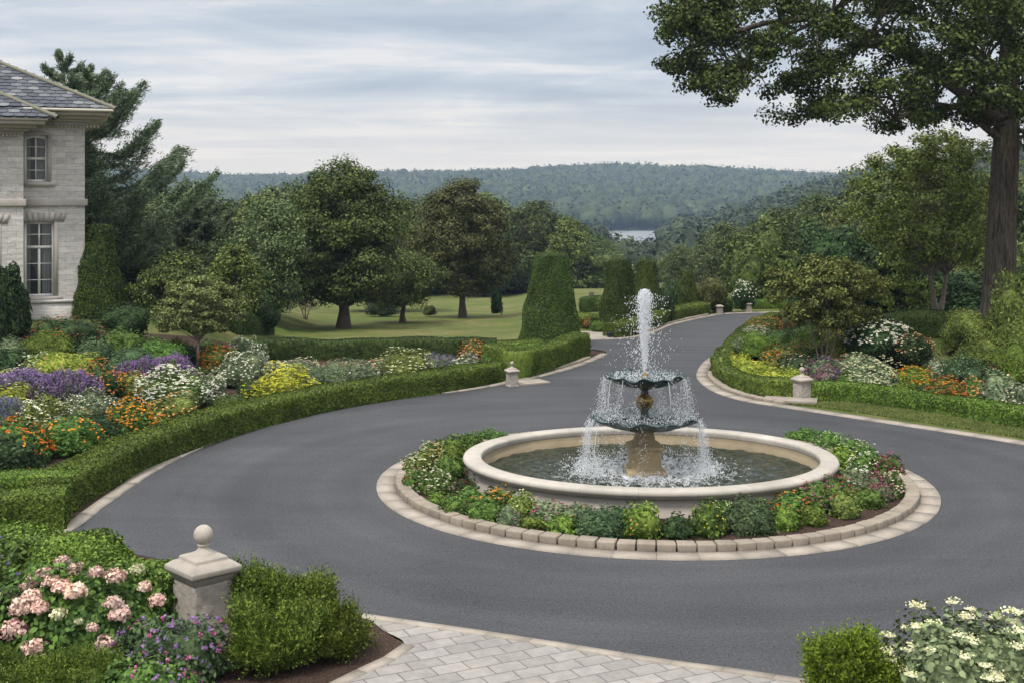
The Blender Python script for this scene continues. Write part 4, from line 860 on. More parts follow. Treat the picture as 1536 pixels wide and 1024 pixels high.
for a in [
 # left bed, back rows by the house
 (10, 528, 66, 128, 'tall dark grey-green evergreen under the lower house window', 'dark', None, None, None, 1, dict(shape='column', n=9000)),
 (95, 520, 120, 44, 'dark shrub with reddish tips in front of the house base', 'dark', 'dots', 'red', None, 2, dict(fdk=.25)),
 (190, 514, 74, 62, 'round dark evergreen shrub right of the house topiary', 'dark', None, None, None, 3, dict(shape='ball')),
 (76, 538, 78, 44, 'vivid green mound below the house corner', 'bright', None, None, None, 1, {}),
 (182, 538, 74, 46, 'mid-green shrub between the vivid mound and the garden tree', 'green', None, None, None, 2, {}),
 (232, 552, 96, 48, 'broad leafy green shrub left of the garden tree trunk', 'green', None, None, None, 3, {}),
 (140, 546, 60, 40, 'small teal-green shrub at the middle of the back row', 'teal', None, None, None, 4, {}),
 (190, 556, 80, 36, 'low spreading green shrub behind the purple salvia', 'teal', None, None, None, 5, {}),
 (8, 562, 70, 40, 'dark green shrub at the left edge beside the white daisies', 'dark', None, None, None, 5, {}),
 (12, 540, 70, 34, 'greyish shrub at the left edge, below the tall evergreen', 'sage', None, None, None, 6, {}),
 (52, 562, 58, 34, 'small white-flowered shrub left of the yellow-green mound', 'dark', 'clusters', 'white', None, 7, {}),
 (98, 578, 110, 50, 'big yellow-green mound in the middle of the left bed', 'lime', 'dots', 'peach', None, 8, dict(fdk=.12)),
 (262, 540, 40, 34, 'green shrub just left of the garden tree trunk', 'olive', 'dots', 'yellow', None, 9, dict(fdk=.3)),
 # middle rows
 (20, 586, 110, 36, 'cream-flowered drift at the left edge above the lavender', 'olive', 'clusters', 'cream', None, 3, {}),
 (147, 602, 68, 56, 'round peach-orange azalea between the lavender and the white hydrangea', 'dark', 'clusters', 'peach', 'orange', 4, dict(fdk=1.2, shape='dome')),
 (40, 612, 110, 50, 'lavender clump at the left edge', 'sage', 'spikes', 'purple', 'lavender', 5, dict(shape='wild')),
 (100, 612, 90, 50, 'lavender clump beside the peach-orange azalea', 'sage', 'spikes', 'lavender', 'purple', 6, dict(shape='wild')),
 (212, 582, 66, 40, 'bright purple salvia behind the white hydrangea', 'green', 'spikes', 'violet', 'purple', 7, dict(shape='wild', fdk=1.4)),
 (258, 578, 60, 40, 'bright purple salvia beside the garden tree trunk', 'green', 'spikes', 'violet', 'lavender', 8, dict(shape='wild', fdk=1.4)),
 (262, 614, 112, 64, 'large white hydrangea left of the garden tree', 'green', 'clusters', 'white', 'white', 9, dict(fdk=1.7)),
 (196, 598, 60, 42, 'yellow-green shrub with orange specks before the purple salvia', 'olive', 'dots', 'orange', None, 10, dict(fdk=.3)),
 (22, 622, 86, 48, 'chartreuse mound at the left edge below the lavender', 'lime', 'dots', 'yellow', 'cream', 11, dict(fdk=.4)),
 (10, 640, 50, 40, 'blue-violet clump at the left edge under the chartreuse mound', 'sage', 'spikes', 'blue', None, 12, dict(shape='wild')),
 (70, 650, 90, 52, 'cream plume-flowered plant above the orange drift', 'olive', 'clusters', 'cream', 'white', 13, dict(fdk=1.2, shape='wild')),
 (128, 648, 70, 48, 'cream plume-flowered plant left of the round marigold bush', 'sage', 'clusters', 'cream', None, 14, dict(shape='wild')),
 (138, 622, 96, 38, 'soft green plant with white specks below the azalea', 'sage', 'dots', 'white', None, 15, dict(fdk=.35)),
 (197, 652, 74, 54, 'round bright orange marigold bush above the hedge', 'green', 'clusters', 'orange', 'orange', 16, dict(fdk=1.1)),
 (256, 636, 86, 48, 'yellow-green bush with few orange blooms right of the marigolds', 'olive', 'dots', 'peach', None, 17, dict(fdk=.3)),
 (25, 694, 100, 66, 'sprawling orange-flowered bush at the left edge above the hedge', 'green', 'clusters', 'orange', 'orange', 18, dict(fdk=.8)),
 (105, 680, 96, 58, 'leafy bush with sparse orange blooms above the hedge', 'green', 'dots', 'orange', None, 19, dict(fdk=.35)),
 (14, 722, 90, 70, 'dark leafy bush behind the hedge block at the left edge', 'dark', 'dots', 'orange', None, 20, dict(fdk=.05, lsk=1.4)),
 (150, 662, 60, 40, 'dark leafy bush between the orange drifts and marigolds', 'dark', None, None, None, 21, dict(lsk=1.2)),
 (345, 616, 58, 26, 'low rounded green cushion beside the hedge below the airy white flowers', 'green', None, None, None, 1, {}),
 (316, 604, 50, 44, 'airy white-flowered plant right of the large hydrangea', 'sage', 'dots', 'white', None, 2, dict(fdk=.9)),
 (378, 604, 46, 38, 'dark green bush left of the yellow mound', 'dark', None, None, None, 3, {}),
 (428, 606, 98, 56, 'bright yellow flowering mound above the hedge', 'lime', 'clusters', 'yellow', 'yellow', 4, dict(fdk=1.9)),
 (362, 578, 84, 52, 'white hydrangea between the garden tree and the yellow mound', 'sage', 'clusters', 'white', None, 5, dict(fdk=1.1)),
 (330, 560, 56, 44, 'orange flowered bush right of the garden tree trunk', 'olive', 'clusters', 'orange', 'orange', 6, {}),
 (366, 546, 44, 42, 'white shrub at the left end of the dark straight hedge', 'sage', 'clusters', 'white', None, 7, {}),
 (388, 556, 30, 40, 'silvery tuft beside the left end of the dark straight hedge', 'sage', 'dots', 'white', None, 8, dict(shape='wild')),
 (442, 570, 90, 32, 'pale pink and white drift behind the yellow mound', 'sage', 'clusters', 'pink', 'cream', 9, dict(fdk=.7)),
 (496, 592, 84, 42, 'silver-green plant right of the yellow mound', 'sage', None, None, None, 10, dict(shape='wild')),
 (548, 594, 80, 42, 'grey-green plant left of the cream mound, by the hedge', 'sage', 'dots', 'white', None, 11, dict(shape='wild', fdk=.15)),
 (515, 572, 80, 34, 'soft grey drift with pink specks before the dark straight hedge', 'sage', 'dots', 'pink', 'red', 12, dict(fdk=.25)),
 (574, 562, 60, 26, 'low drift with red specks before the dark straight hedge', 'sage', 'dots', 'red', 'cream', 12, dict(fdk=.4)),
 (607, 580, 100, 56, 'tall cream-yellow flowering mound in the middle of the long bed', 'olive', 'clusters', 'cream', None, 13, dict(fdk=1.2)),
 (662, 568, 60, 34, 'purple and grey flowered plant right of the cream mound', 'sage', 'spikes', 'lavender', None, 14, dict(shape='wild')),
 (700, 570, 78, 36, 'white flowered mound at the right end of the long bed', 'sage', 'clusters', 'white', 'lavender', 15, dict(fdk=1.0)),
 (640, 586, 60, 24, 'low dark grey plant along the hedge below the cream mound', 'teal', None, None, None, 16, {}),
 (712, 546, 46, 34, 'orange bush before the right end of the dark straight hedge', 'olive', 'clusters', 'orange', 'peach', 16, dict(fdk=1.0)),
 (735, 556, 56, 22, 'low green plant behind the left stone post', 'green', None, None, None, 17, {}),
 (285, 548, 60, 34, 'dark green shrub directly behind the garden tree trunk', 'dark', None, None, None, 60, {}),
 (312, 540, 50, 30, 'small mid-green shrub under the right side of the garden tree crown', 'green', None, None, None, 61, {}),
]: shrub(*a[:5], leafk=a[5], fstyle=a[6], flowk=a[7], flow2=a[8], seed=a[9], group=LB, **a[10])
for a in [
 (1150, 500, 60, 24, 'orange and peach drift at the far tip of the right bed', 'green', 'clusters', 'orange', 'peach', 1, {}),
 (1200, 500, 60, 26, 'orange-red drift behind the multi-stem tree', 'green', 'dots', 'orange', 'burgundy', 2, {}),
 (1137, 514, 52, 26, 'low white edging plant near the far tip of the right bed', 'sage', 'clusters', 'white', 'cream', 3, dict(fdk=1.6)),
 (1133, 536, 66, 40, 'leafy yellow-green mound inside the curve of the hedge', 'bright', None, None, None, 4, {}),
 (1175, 526, 66, 34, 'mid-green mound left of the multi-stem tree', 'green', None, None, None, 5, {}),
 (1112, 536, 34, 30, 'small grey plant against the curving hedge', 'sage', 'dots', 'pink', None, 6, dict(fdk=.3)),
 (1108, 560, 44, 32, 'yellow flowered mound at the left tip inside the curving hedge', 'lime', 'clusters', 'yellow', None, 7, dict(fdk=1.6)),
 (1132, 572, 56, 32, 'yellow-green mound second from the left tip inside the hedge', 'lime', 'dots', 'yellow', None, 8, dict(fdk=.8)),
 (1160, 580, 62, 34, 'yellow-green mound in the middle of the row inside the hedge', 'lime', 'dots', 'yellow', None, 9, dict(fdk=.5)),
 (1186, 582, 52, 32, 'yellow-green mound nearest the right stone post', 'lime', 'dots', 'yellow', None, 10, dict(fdk=.35)),
 (1168, 552, 58, 38, 'olive bush with orange blooms left of the tree base', 'olive', 'dots', 'orange', None, 11, dict(fdk=.4)),
 (1200, 548, 60, 36, 'golden green bush beside the multi-stem trunk', 'olive', 'dots', 'orange', 'yellow', 12, dict(fdk=.3)),
 (1190, 566, 66, 36, 'blue-grey leafy plant behind the right stone post', 'teal', 'dots', 'pink', None, 13, dict(fdk=.12)),
 (1238, 582, 62, 46, 'magenta and violet flowered grey mound right of the stone post', 'sage', 'dots', 'magenta', 'lavender', 14, dict(fdk=.9)),
 (1270, 586, 44, 30, 'small fresh green mound against the right hedge', 'green', None, None, None, 15, {}),
 (1308, 586, 88, 50, 'cream flowered sedum mound against the right hedge', 'sage', 'clusters', 'cream', 'cream', 16, dict(fdk=1.3)),
 (1273, 562, 56, 34, 'mixed cream and red flowers behind the cream sedum', 'sage', 'clusters', 'cream', 'red', 17, dict(fdk=.6)),
 (1256, 552, 44, 44, 'green bush with yellow tips right of the multi-stem trunk', 'olive', 'dots', 'yellow', None, 18, dict(fdk=.3)),
 (1285, 545, 46, 30, 'low bush with orange tips in front of the white hydrangea', 'olive', 'dots', 'orange', 'red', 19, dict(fdk=.4)),
 (1316, 548, 100, 72, 'big round white hydrangea on the right lawn edge', 'dark', 'clusters', 'white', 'white', 20, dict(fdk=1.2, shape='ball')),
 (1368, 550, 64, 52, 'dark bush speckled yellow and orange right of the white hydrangea', 'dark', 'clusters', 'peach', 'cream', 21, dict(fdk=.6, fsk=.8, shape='ball')),
 (1372, 590, 60, 44, 'orange and gold flowered clump behind the right hedge', 'bright', 'clusters', 'orange', 'yellow', 22, dict(fdk=.8)),
 (1358, 596, 48, 26, 'low bright green cushion against the right hedge', 'bright', None, None, None, 23, {}),
 (1388, 596, 34, 22, 'small blue-green cushion against the right hedge', 'teal', None, None, None, 23, {}),
 (1420, 604, 62, 38, 'orange-red flowered bush against the right hedge', 'olive', 'clusters', 'red', 'orange', 24, dict(fdk=1.0)),
 (1462, 604, 50, 38, 'rusty orange flowered bush at the right part of the hedge', 'green', 'clusters', 'peach', 'red', 25, dict(fdk=.9)),
 (1438, 576, 80, 42, 'feathery grey-green plant behind the orange-red bush', 'teal', 'dots', 'white', None, 26, dict(shape='wild', fdk=.12)),
 (1408, 574, 44, 36, 'small white-tipped plant left of the feathery grey plant', 'sage', 'dots', 'white', None, 27, dict(fdk=.6)),
 (1500, 612, 70, 56, 'silver leafed plant with few pink blooms near the right edge', 'sage', 'clusters', 'pink', None, 28, dict(fdk=.15)),
 (1488, 580, 54, 40, 'bronze tipped plant behind the silver leafed plant', 'teal', 'dots', 'red', None, 29, dict(fdk=.4)),
 (1532, 620, 50, 44, 'white flowered plant at the right edge against the hedge', 'sage', 'clusters', 'white', 'cream', 30, dict(fdk=.7)),
 (1524, 580, 80, 66, 'fresh bright green bush at the right edge', 'bright', None, None, None, 31, {}),
 (1450, 530, 74, 66, 'grey-green shrub left of the great tree trunk', 'olive', None, None, None, 32, dict(shape='ball')),
 (1478, 556, 84, 50, 'sprawling olive shrub below the great tree trunk', 'olive', None, None, None, 33, dict(shape='wild')),
 (1528, 545, 96, 130, 'tall olive shrub right of the great tree trunk', 'olive', None, None, None, 34, dict(shape='wild')),
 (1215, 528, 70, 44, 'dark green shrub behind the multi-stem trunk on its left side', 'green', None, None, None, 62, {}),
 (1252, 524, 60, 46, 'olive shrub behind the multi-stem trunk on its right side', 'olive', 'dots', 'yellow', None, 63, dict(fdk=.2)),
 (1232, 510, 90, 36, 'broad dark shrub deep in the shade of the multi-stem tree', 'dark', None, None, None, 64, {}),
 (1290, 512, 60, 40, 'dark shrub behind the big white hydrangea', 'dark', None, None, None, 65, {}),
]: shrub(*a[:5], leafk=a[5], fstyle=a[6], flowk=a[7], flow2=a[8], seed=a[9], group=RBG, **a[10])
# island planting, px/py on the picture's ground plane
isl = [
 (656, 768, 34, 26, 'small round box ball at the left front of the island', 'box', None, None, None, 1, {}),
 (682, 782, 46, 36, 'leafy green cushion second from the left in the island front row', 'green', None, None, None, 2, {}),
 (724, 792, 50, 42, 'dense green cushion left of the pink-flowered grey one', 'green', None, None, None, 3, {}),
 (764, 799, 38, 36, 'grey cushion with one pink bloom in the island front row', 'sage', 'dots', 'magenta', None, 4, dict(fdk=.15)),
 (799, 807, 40, 30, 'round lime box ball in the island front row, left of the centre', 'box', None, None, None, 5, dict(shape='ball')),
 (845, 811, 48, 34, 'round lime box ball under the basin left of centre', 'box', None, None, None, 6, dict(shape='ball')),
 (900, 814, 72, 50, 'dark thyme-like cushion under the basin', 'teal', None, None, None, 7, {}),
 (962, 815, 60, 56, 'yellow-green leafy cushion under the basin at the centre', 'box', 'dots', 'peach', None, 8, dict(fdk=.08)),
 (1014, 815, 48, 40, 'dark green cushion right of the central yellow-green one', 'dark', None, None, None, 9, {}),
 (1062, 812, 56, 58, 'tall fresh cushion with yellow buds under the basin', 'green', 'dots', 'yellow', None, 10, dict(fdk=.2)),
 (1122, 806, 74, 56, 'wide dark cushion right of the yellow-budded one', 'teal', None, None, None, 11, {}),
 (1178, 803, 44, 38, 'lime cushion right of the wide dark one', 'box', None, None, None, 12, {}),
 (1221, 797, 40, 34, 'round lime box ball with orange behind it at the right front', 'box', None, None, None, 13, dict(shape='ball')),
 (1268, 784, 48, 42, 'olive cushion at the right front of the island', 'olive', None, None, None, 14, {}),
 (1300, 770, 46, 34, 'round dark green cushion at the right front end', 'green', None, None, None, 15, {}),
 # second row with flowers
 (705, 762, 50, 34, 'green plant with red flowers against the basin wall at left', 'green', 'dots', 'burgundy', None, 16, dict(fdk=.4)),
 (742, 776, 60, 40, 'orange pansies against the basin wall at left', 'green', 'clusters', 'orange', 'peach', 17, dict(fdk=.5)),
 (785, 784, 50, 42, 'green plant with small white buds against the basin wall', 'olive', 'dots', 'cream', None, 18, dict(fdk=.2)),
 (822, 792, 60, 36, 'magenta and burgundy flowers left of centre by the basin wall', 'sage', 'clusters', 'magenta', 'burgundy', 19, dict(fdk=.6)),
 (866, 796, 50, 38, 'pink and purple flowers by the basin wall near the centre', 'sage', 'clusters', 'magenta', 'peach', 20, dict(fdk=.4)),
 (930, 798, 54, 34, 'dark green filler behind the central cushions', 'dark', None, None, None, 21, {}),
 (1090, 790, 50, 36, 'green filler with pale buds right of centre by the basin', 'green', 'dots', 'cream', None, 22, dict(fdk=.2)),
 (1180, 784, 60, 44, 'red and orange flowers by the basin wall at right', 'green', 'clusters', 'red', 'orange', 23, dict(fdk=.5)),
 (1218, 774, 56, 46, 'magenta flowers by the basin wall at right', 'green', 'clusters', 'magenta', 'burgundy', 24, dict(fdk=.7)),
 (1255, 758, 52, 44, 'orange-red pansies right of the basin', 'green', 'clusters', 'red', 'magenta', 25, dict(fdk=.6)),
 (1136, 793, 50, 36, 'orange and pink flowers behind the wide dark cushion', 'green', 'clusters', 'orange', 'magenta', 31, dict(fdk=.3)),
 # left flank
 (652, 742, 46, 38, 'white flowered cushion on the left flank of the island', 'green', 'clusters', 'cream', 'white', 26, dict(fdk=1.0)),
 (622, 734, 40, 34, 'dusky pink plant at the far left of the island', 'green', 'clusters', 'burgundy', 'pink', 27, dict(fdk=.5)),
 (630, 712, 52, 38, 'cream flowered plant on the left flank, facing the drive', 'olive', 'clusters', 'cream', None, 28, dict(fdk=1.1)),
 (652, 700, 52, 40, 'cream and peach flowers on the left flank near the basin', 'green', 'clusters', 'cream', 'peach', 29, dict(fdk=1.0)),
 (672, 722, 46, 42, 'soft green cushion between the left flank flowers and basin', 'green', None, None, None, 30, {}),
 (680, 700, 44, 44, 'fresh yellow-green plant touching the basin rim at left', 'bright', None, None, None, 31, {}),
 (668, 686, 48, 32, 'green plant with dark red blooms at the left rear of the island', 'green', 'dots', 'burgundy', None, 32, dict(fdk=.3)),
 (700, 676, 50, 26, 'grassy green clump at the left rear of the island', 'green', None, None, None, 33, dict(shape='wild')),
 (735, 664, 56, 20, 'low green clump behind the basin at the left rear', 'green', None, None, None, 34, dict(shape='wild')),
 (700, 748, 40, 36, 'dark filler plant by the basin wall at the left front', 'dark', 'dots', 'burgundy', None, 35, dict(fdk=.3)),
 # right flank
 (1210, 664, 60, 22, 'low green clump behind the basin at the right rear', 'green', None, None, None, 36, dict(shape='wild')),
 (1245, 676, 50, 30, 'green clump with yellow buds at the right rear', 'green', 'dots', 'cream', None, 37, dict(fdk=.4)),
 (1285, 690, 54, 34, 'white-topped clump at the right rear of the island', 'green', 'clusters', 'white', 'cream', 38, dict(fdk=.5)),
 (1262, 708, 46, 42, 'vivid green plant beside the basin rim at right', 'bright', 'dots', 'yellow', None, 39, dict(fdk=.2)),
 (1300, 714, 50, 38, 'cream flowered plant on the right flank', 'green', 'clusters', 'cream', 'white', 40, dict(fdk=.9)),
 (1332, 718, 46, 40, 'deep burgundy flowers at the far right of the island', 'green', 'clusters', 'burgundy', 'magenta', 41, dict(fdk=1.1)),
 (1335, 746, 44, 40, 'mixed cream and pink flowers at the right end of the island', 'green', 'clusters', 'pink', 'cream', 42, dict(fdk=.8)),
 (1318, 752, 46, 42, 'bright magenta flowers at the right end of the island', 'sage', 'clusters', 'magenta', 'burgundy', 43, dict(fdk=1.1)),
 (1280, 738, 50, 40, 'grey-green cushion with white flowers beside the basin at right', 'sage', 'clusters', 'white', None, 44, dict(fdk=.5)),
]
for a in isl: shrub(a[0], a[1]-(7 if a[1] > 765 else 0), a[2]*1.06, a[3]*1.0, a[4], leafk=a[5], fstyle=a[6], flowk=a[7], flow2=a[8], seed=a[9], group=IB, name='bedding_plant', cat='plant', lsk=1.0, fsk=.85, **a[10])

# ------------------------------------------------------------------ foreground plants with real leaves and blooms
def leaf6(Pt, Nn, Ln, Wd, r, jit=.5, droop=.25):
    """pointed leaf of two folded halves (8 verts, 6 quads) for close plants"""
    n = len(Pt); nn = unit(Nn+jit*r.normal(size=(n, 3))); t = r.normal(size=(n, 3))+Nn*.3; t = unit(t-(t*nn).sum(1, keepdims=True)*nn); b = np.cross(nn, t); s = (.65+.7*r.random((n, 1)))
    Ln = Ln*s; Wd = Wd*s; rows = []
    for f, w_ in ((0, .02), (.33, .9), (.66, .85), (1., .03)):
        cpt = Pt+t*Ln*f-nn*Ln*droop*f*f; rows += [cpt-b*Wd/2*w_+nn*Wd*.13*w_, cpt, cpt+b*Wd/2*w_+nn*Wd*.13*w_]
    V = np.stack(rows, 1).reshape(-1, 3); base = 12*np.arange(n)[:, None]; Q = []
    for j in range(3):
        for k in range(2): Q.append(base+np.array([[j*3+k, j*3+k+1, j*3+k+4, j*3+k+3]]))
    return V, np.concatenate(Q)
def near_bush(name, label, cat, c, wd, dp, h, leafk, n, Ln, Wd, seed, amp=.16, core=.78, up=.4, flower=None, parts=None, dens_up=0):
    r = np.random.default_rng(seed); lp = Lump(r, amp, (3, 7)); x, y = c; o = empty(name, (x, y, hh(x, y)), label, cat)
    def body(D, k=1.0):
        q = lp(D)[:, None]*k; return np.stack([D[:, 0]*wd/2, D[:, 1]*dp/2, h*.30+D[:, 2]*np.where(D[:, 2] > 0, h*.70, h*.3)], 1)*np.concatenate([q, q, q], 1)
    D = dome_pts(n, r, -.6); k = .72+.3*r.random(len(D))**.7; mb = MB(); V, T = ICO[3]; mb.add(body(V, core*.95), None, T)
    V, Q = leaf6(body(D, 1.0)*k[:, None], D+np.array([0, 0, up]), Ln, Wd, r); mb.add(V, Q); link('foliage', mb.mesh('foliage', True, LM(leafk)), parent=o)
    return o, body, r
# pink hydrangea / rose bush
hx, hy = P(118, 975)
hyd, body, r = near_bush('pink_flower_bush', 'leafy bush with big pale pink blooms in the near left corner', 'flowering bush', (hx, hy), 2.35, 1.9, 1.08, 'green', 5200, .085, .06, 3, .10)
def bloom(parent, pos, rad, flow, r):
    lp = Lump(r, .12, (4, 8)); D = dome_pts(190, r, -.55); Pt = D*rad*lp(D)[:, None]*np.array([1, 1, .78])*(.72+.32*r.random((len(D), 1)))
    V, Q = leaves(Pt, D+.1, rad*.42, rad*.40, r, .45, lift=.3); mb = MB(); mb.add(V, Q); V, T = ICO[2]; mb.add(V*rad*.72*np.array([1, 1, .78]), None, T)
    return link('bloom', mb.mesh('bloom', mat=FM(flow)), parent=parent, loc=pos)
for (px, py, d, rr, fl) in [(93, 843, 1, .10, 'pink'), (112, 852, 1, .09, 'pink'), (144, 858, 1, .09, 'pink'), (174, 864, 1, .11, 'pink'), (207, 854, 1, .085, 'cream'), (67, 862, .6, .11, 'pink'), (53, 868, .6, .10, 'pink'), (76, 872, .6, .09, 'pink'), (40, 880, .6, .08, 'pink'),
    (91, 879, .5, .105, 'pink'), (113, 886, .5, .13, 'pink'), (47, 896, .2, .12, 'pink'), (33, 910, .1, .14, 'pink'), (59, 911, .1, .10, 'pink'), (88, 921, .0, .085, 'cream'), (217, 879, .6, .085, 'pink'), (236, 900, .3, .10, 'pink'), (170, 903, .1, .10, 'pink'),
    (179, 921, .0, .125, 'pink'), (20, 945, -.5, .15, 'pink'), (52, 971, -.6, .13, 'pink'), (139, 941, -.3, .07, 'pink'), (157, 967, -.6, .135, 'pink'), (137, 987, -.7, .07, 'pink'), (118, 932, -.2, .05, 'cream'), (8, 890, .4, .09, 'cream')]:
    # follow the view ray to the bush surface
    for dd in np.arange(13.5, 20, .04):
        q = np.array(PX(px, dd, py))-np.array([hx, hy, 0]); e_ = (q[0]/1.175)**2+(q[1]/.95)**2+((q[2]-.32)/.76)**2
        if e_ < 1.04 or (q[1] > .35 and q[2] > .3): break
    bloom(hyd, tuple(q), rr*1.05, fl, r)
# dark leafy plants with purple and violet flowers
def flowers_on(o, body, r, n, size, flow, zmin=.0, k=1.02, per=5):
    D = dome_pts(n, r, zmin); Pt = np.repeat(body(D, k), per, 0)+r.normal(size=(len(D)*per, 3))*size*.45; V, Q = leaves(Pt, np.repeat(D, per, 0)+np.array([0, -.3, .3]), size*1.0, size*.85, r, .5, lift=.3); mb = MB(); mb.add(V, Q)
    return link('blossoms', mb.mesh('blossoms', mat=FM(flow)), parent=o)
px_, py_ = P(268, 1012); o, body, r = near_bush('petunia_plant', 'dusky leafed plant with purple flowers at the foot of the large stone post', 'flowers', (px_, py_), 1.45, 1.2, .72, 'teal', 2600, .06, .04, 21); flowers_on(o, body, r, 46, .04, 'violet'); flowers_on(o, body, r, 22, .035, 'magenta'); flowers_on(o, body, r, 40, .03, 'lavender')
px_, py_ = P(215, 1052); o, body, r = near_bush('petunia_plant', 'low plant with violet and pink flowers at the bottom edge left of the mulch', 'flowers', (px_, py_), 1.5, 1.1, .55, 'green', 2400, .06, .04, 22); flowers_on(o, body, r, 26, .035, 'magenta'); flowers_on(o, body, r, 24, .035, 'purple')
px_, py_ = P(20, 872); o, body, r = near_bush('petunia_plant', 'dark leafy plant with blue-violet flowers behind the pink blooms', 'flowers', (px_, py_), 1.5, 1.3, .70, 'green', 2600, .08, .05, 23); flowers_on(o, body, r, 26, .045, 'blue'); flowers_on(o, body, r, 14, .045, 'purple')
px_, py_ = P(-60, 1000); o, body, r = near_bush('leafy_bush', 'dark leafy bush cut by the left edge beside the pink blooms', 'shrub', (px_, py_), 1.5, 1.6, .85, 'dark', 2400, .08, .055, 24)
# bright feathery shrubs: every sprig is a small upright spray
def sprig_bush(name, label, cat, c, wd, dp, h, leafk, n, seed, sl=.10, amp=.10):
    r = np.random.default_rng(seed); lp = Lump(r, amp, (2.5, 6)); x, y = c; o = empty(name, (x, y, hh(x, y)), label, cat)
    def body(D, k=1.0):
        q = (lp(D)*k)[:, None]; return np.stack([D[:, 0]*wd/2, D[:, 1]*dp/2, h*.36+D[:, 2]*np.where(D[:, 2] > 0, h*.64, h*.36)], 1)*q
    mb = MB(); V, T = ICO[3]; mb.add(body(V, .68), None, T)
    D = dome_pts(n, r, -.55); B = body(D, 1.0)*(.66+.34*r.random((n, 1))**.8); ax = unit(D*.8+np.array([0, 0, .9])+.35*r.normal(size=D.shape)); q = sl*(.6+.8*r.random((n, 1)))
    sd = unit(np.cross(ax, r.normal(size=ax.shape)))
    for k in range(7):
        f = k/6; sgn = 1 if k % 2 else -1; Pk = B+ax*q*f; td = unit(ax*.9+sd*sgn*(.9 if k < 6 else 0)); L6 = sl*.34*(1.15-.6*f)
        V, Q = leaves(Pk+td*L6*.5, np.cross(ax, sd)+.0*ax, L6, L6*.46, r, .35, td, .12); mb.add(V, Q)
    link('foliage', mb.mesh('foliage', mat=LM(leafk)), parent=o); return o
for (px, py, wd, dp, h, lab, sd) in [(396, 945, .95, .85, .80, 'feathery bright green shrub directly right of the large stone post', 31), (412, 1003, 1.0, .9, .84, 'feathery bright green shrub nearest the camera beside the large stone post', 32),
        (505, 982, .88, .85, .72, 'feathery bright green shrub at the tip of the near bed by the pavers', 33), (455, 935, .9, .8, .66, 'small feathery green shrub behind the others, beside the asphalt', 34)]:
    sprig_bush('boxwood_shrub', lab, 'shrub', P(px, py), wd*.9, dp*.9, h*.84, 'box', 1500, sd, .20, .27).__setitem__('group', 'feathery green shrubs by the large post')
sprig_bush('dwarf_conifer', 'golden-green dwarf conifer beside the white panicle shrub at the lower right', 'shrub', P(1272, 1050), .95, .85, .72, 'conifer', 2200, 35, .21, .24)
sprig_bush('low_conifer', 'low yellow-green shrub along the bottom left edge of the picture', 'shrub', P(98, 1050), 1.55, 1.0, .52, 'box', 3400, 36, .11)
sprig_bush('low_conifer', 'low bright shrub in the bottom left corner', 'shrub', P(-30, 1040), .9, .9, .62, 'box', 2600, 37, .085)
# white panicle shrub lower right
px_, py_ = P(1455, 1062); o, body, r = near_bush('panicle_shrub', 'pale-leaved shrub with creamy flat flower heads in the lower right corner', 'flowering bush', (px_, py_), 2.1, 1.7, 1.0, 'panicle', 4200, .085, .055, 41, .16)
for i in range(64):
    D = dome_pts(1, r, .02); b0 = body(D, .92)[0]; ax = unit(D[0]*.6+np.array([0, 0, 1.])); hgt_ = r.uniform(.02, .17); p = b0+ax*hgt_
    k = 46; Q_ = r.normal(size=(k, 3)); off = unit(Q_)*r.random((k, 1))**.5*np.array([.10, .10, .032])*r.uniform(.8, 1.35); V, Q = leaves(p+off, np.tile([0, -.15, 1.], (k, 1)), .030, .026, r, .5, lift=.3); mb = MB(); mb.add(V, Q); V, T = ICO[1]; mb.add(V*np.array([.07, .07, .014])+p-np.array([0, 0, .01]), None, T); mb.tube(np.array([b0, p]), .004, 4)
    link('flower_head', mb.mesh('flower_head', mat=FM('cream')), parent=o)

# ------------------------------------------------------------------ garden and park trees
def on(px, py): x, y = P(px, py); return (x, y, hh(x, y)-.03)
gt = tree_meshes(3.15, oval(1.42, .42), 170, 120, .085, .26, .065, 'gtree', 51, 'palebark', .43, branch_every=4, flat=.5)
put_tree('garden_tree', gt, on(297, 556), 'small round-crowned tree standing in the left flower bed')
mt = tree_meshes(3.85, oval(1.9, .5), 190, 150, .10, .30, .062, 'airy', 52, 'palebark', .42, stems=4, spread=.12, branch_every=5, flat=.62)
put_tree('multi_stem_tree', mt, on(1236, 558), 'multi-stemmed small tree in the right flower bed', rz=1.)
put_tree('park_tree', tree_meshes(8.7, oval(3.5, .42), 300, 190, .15, .70, .30, 'tree', 53, 'bark', .17), on(515, 491), 'largest park tree on the lawn with a split stout trunk', 'tree')
put_tree('park_tree', tree_meshes(8.6, oval(3.1, .38), 260, 190, .15, .66, .22, 'treebrown', 54, 'bark', .20), on(694, 476), 'brownish-green park tree right of the largest lawn tree', 'tree')
put_tree('park_tree', tree_meshes(4.0, oval(2.3, .5), 110, 150, .13, .6, .16, 'tree', 55, 'bark', .28), on(604, 483), 'small spreading tree between the two big park trees', 'tree')
put_tree('park_tree', tree_meshes(7.2, oval(4.0, .45), 220, 130, .19, 1.0, .3, 'treebright', 56, 'bark', .2), on(575, 466), 'light green tree behind the two big park trees', 'tree')
put_tree('willow_tree', tree_meshes(6.0, oval(1.75, .5), 120, 150, .13, .8, .22, 'treeblue', 57, 'bark', .1), on(404, 482), 'pale blue-green tree left of the largest park tree', 'tree')
put_tree('bush_tree', tree_meshes(3.5, oval(1.15, .5), 110, 100, .12, .42, .12, 'treebright', 58, 'bark', .12), on(352, 492), 'yellow-green small tree behind the garden tree', 'tree')
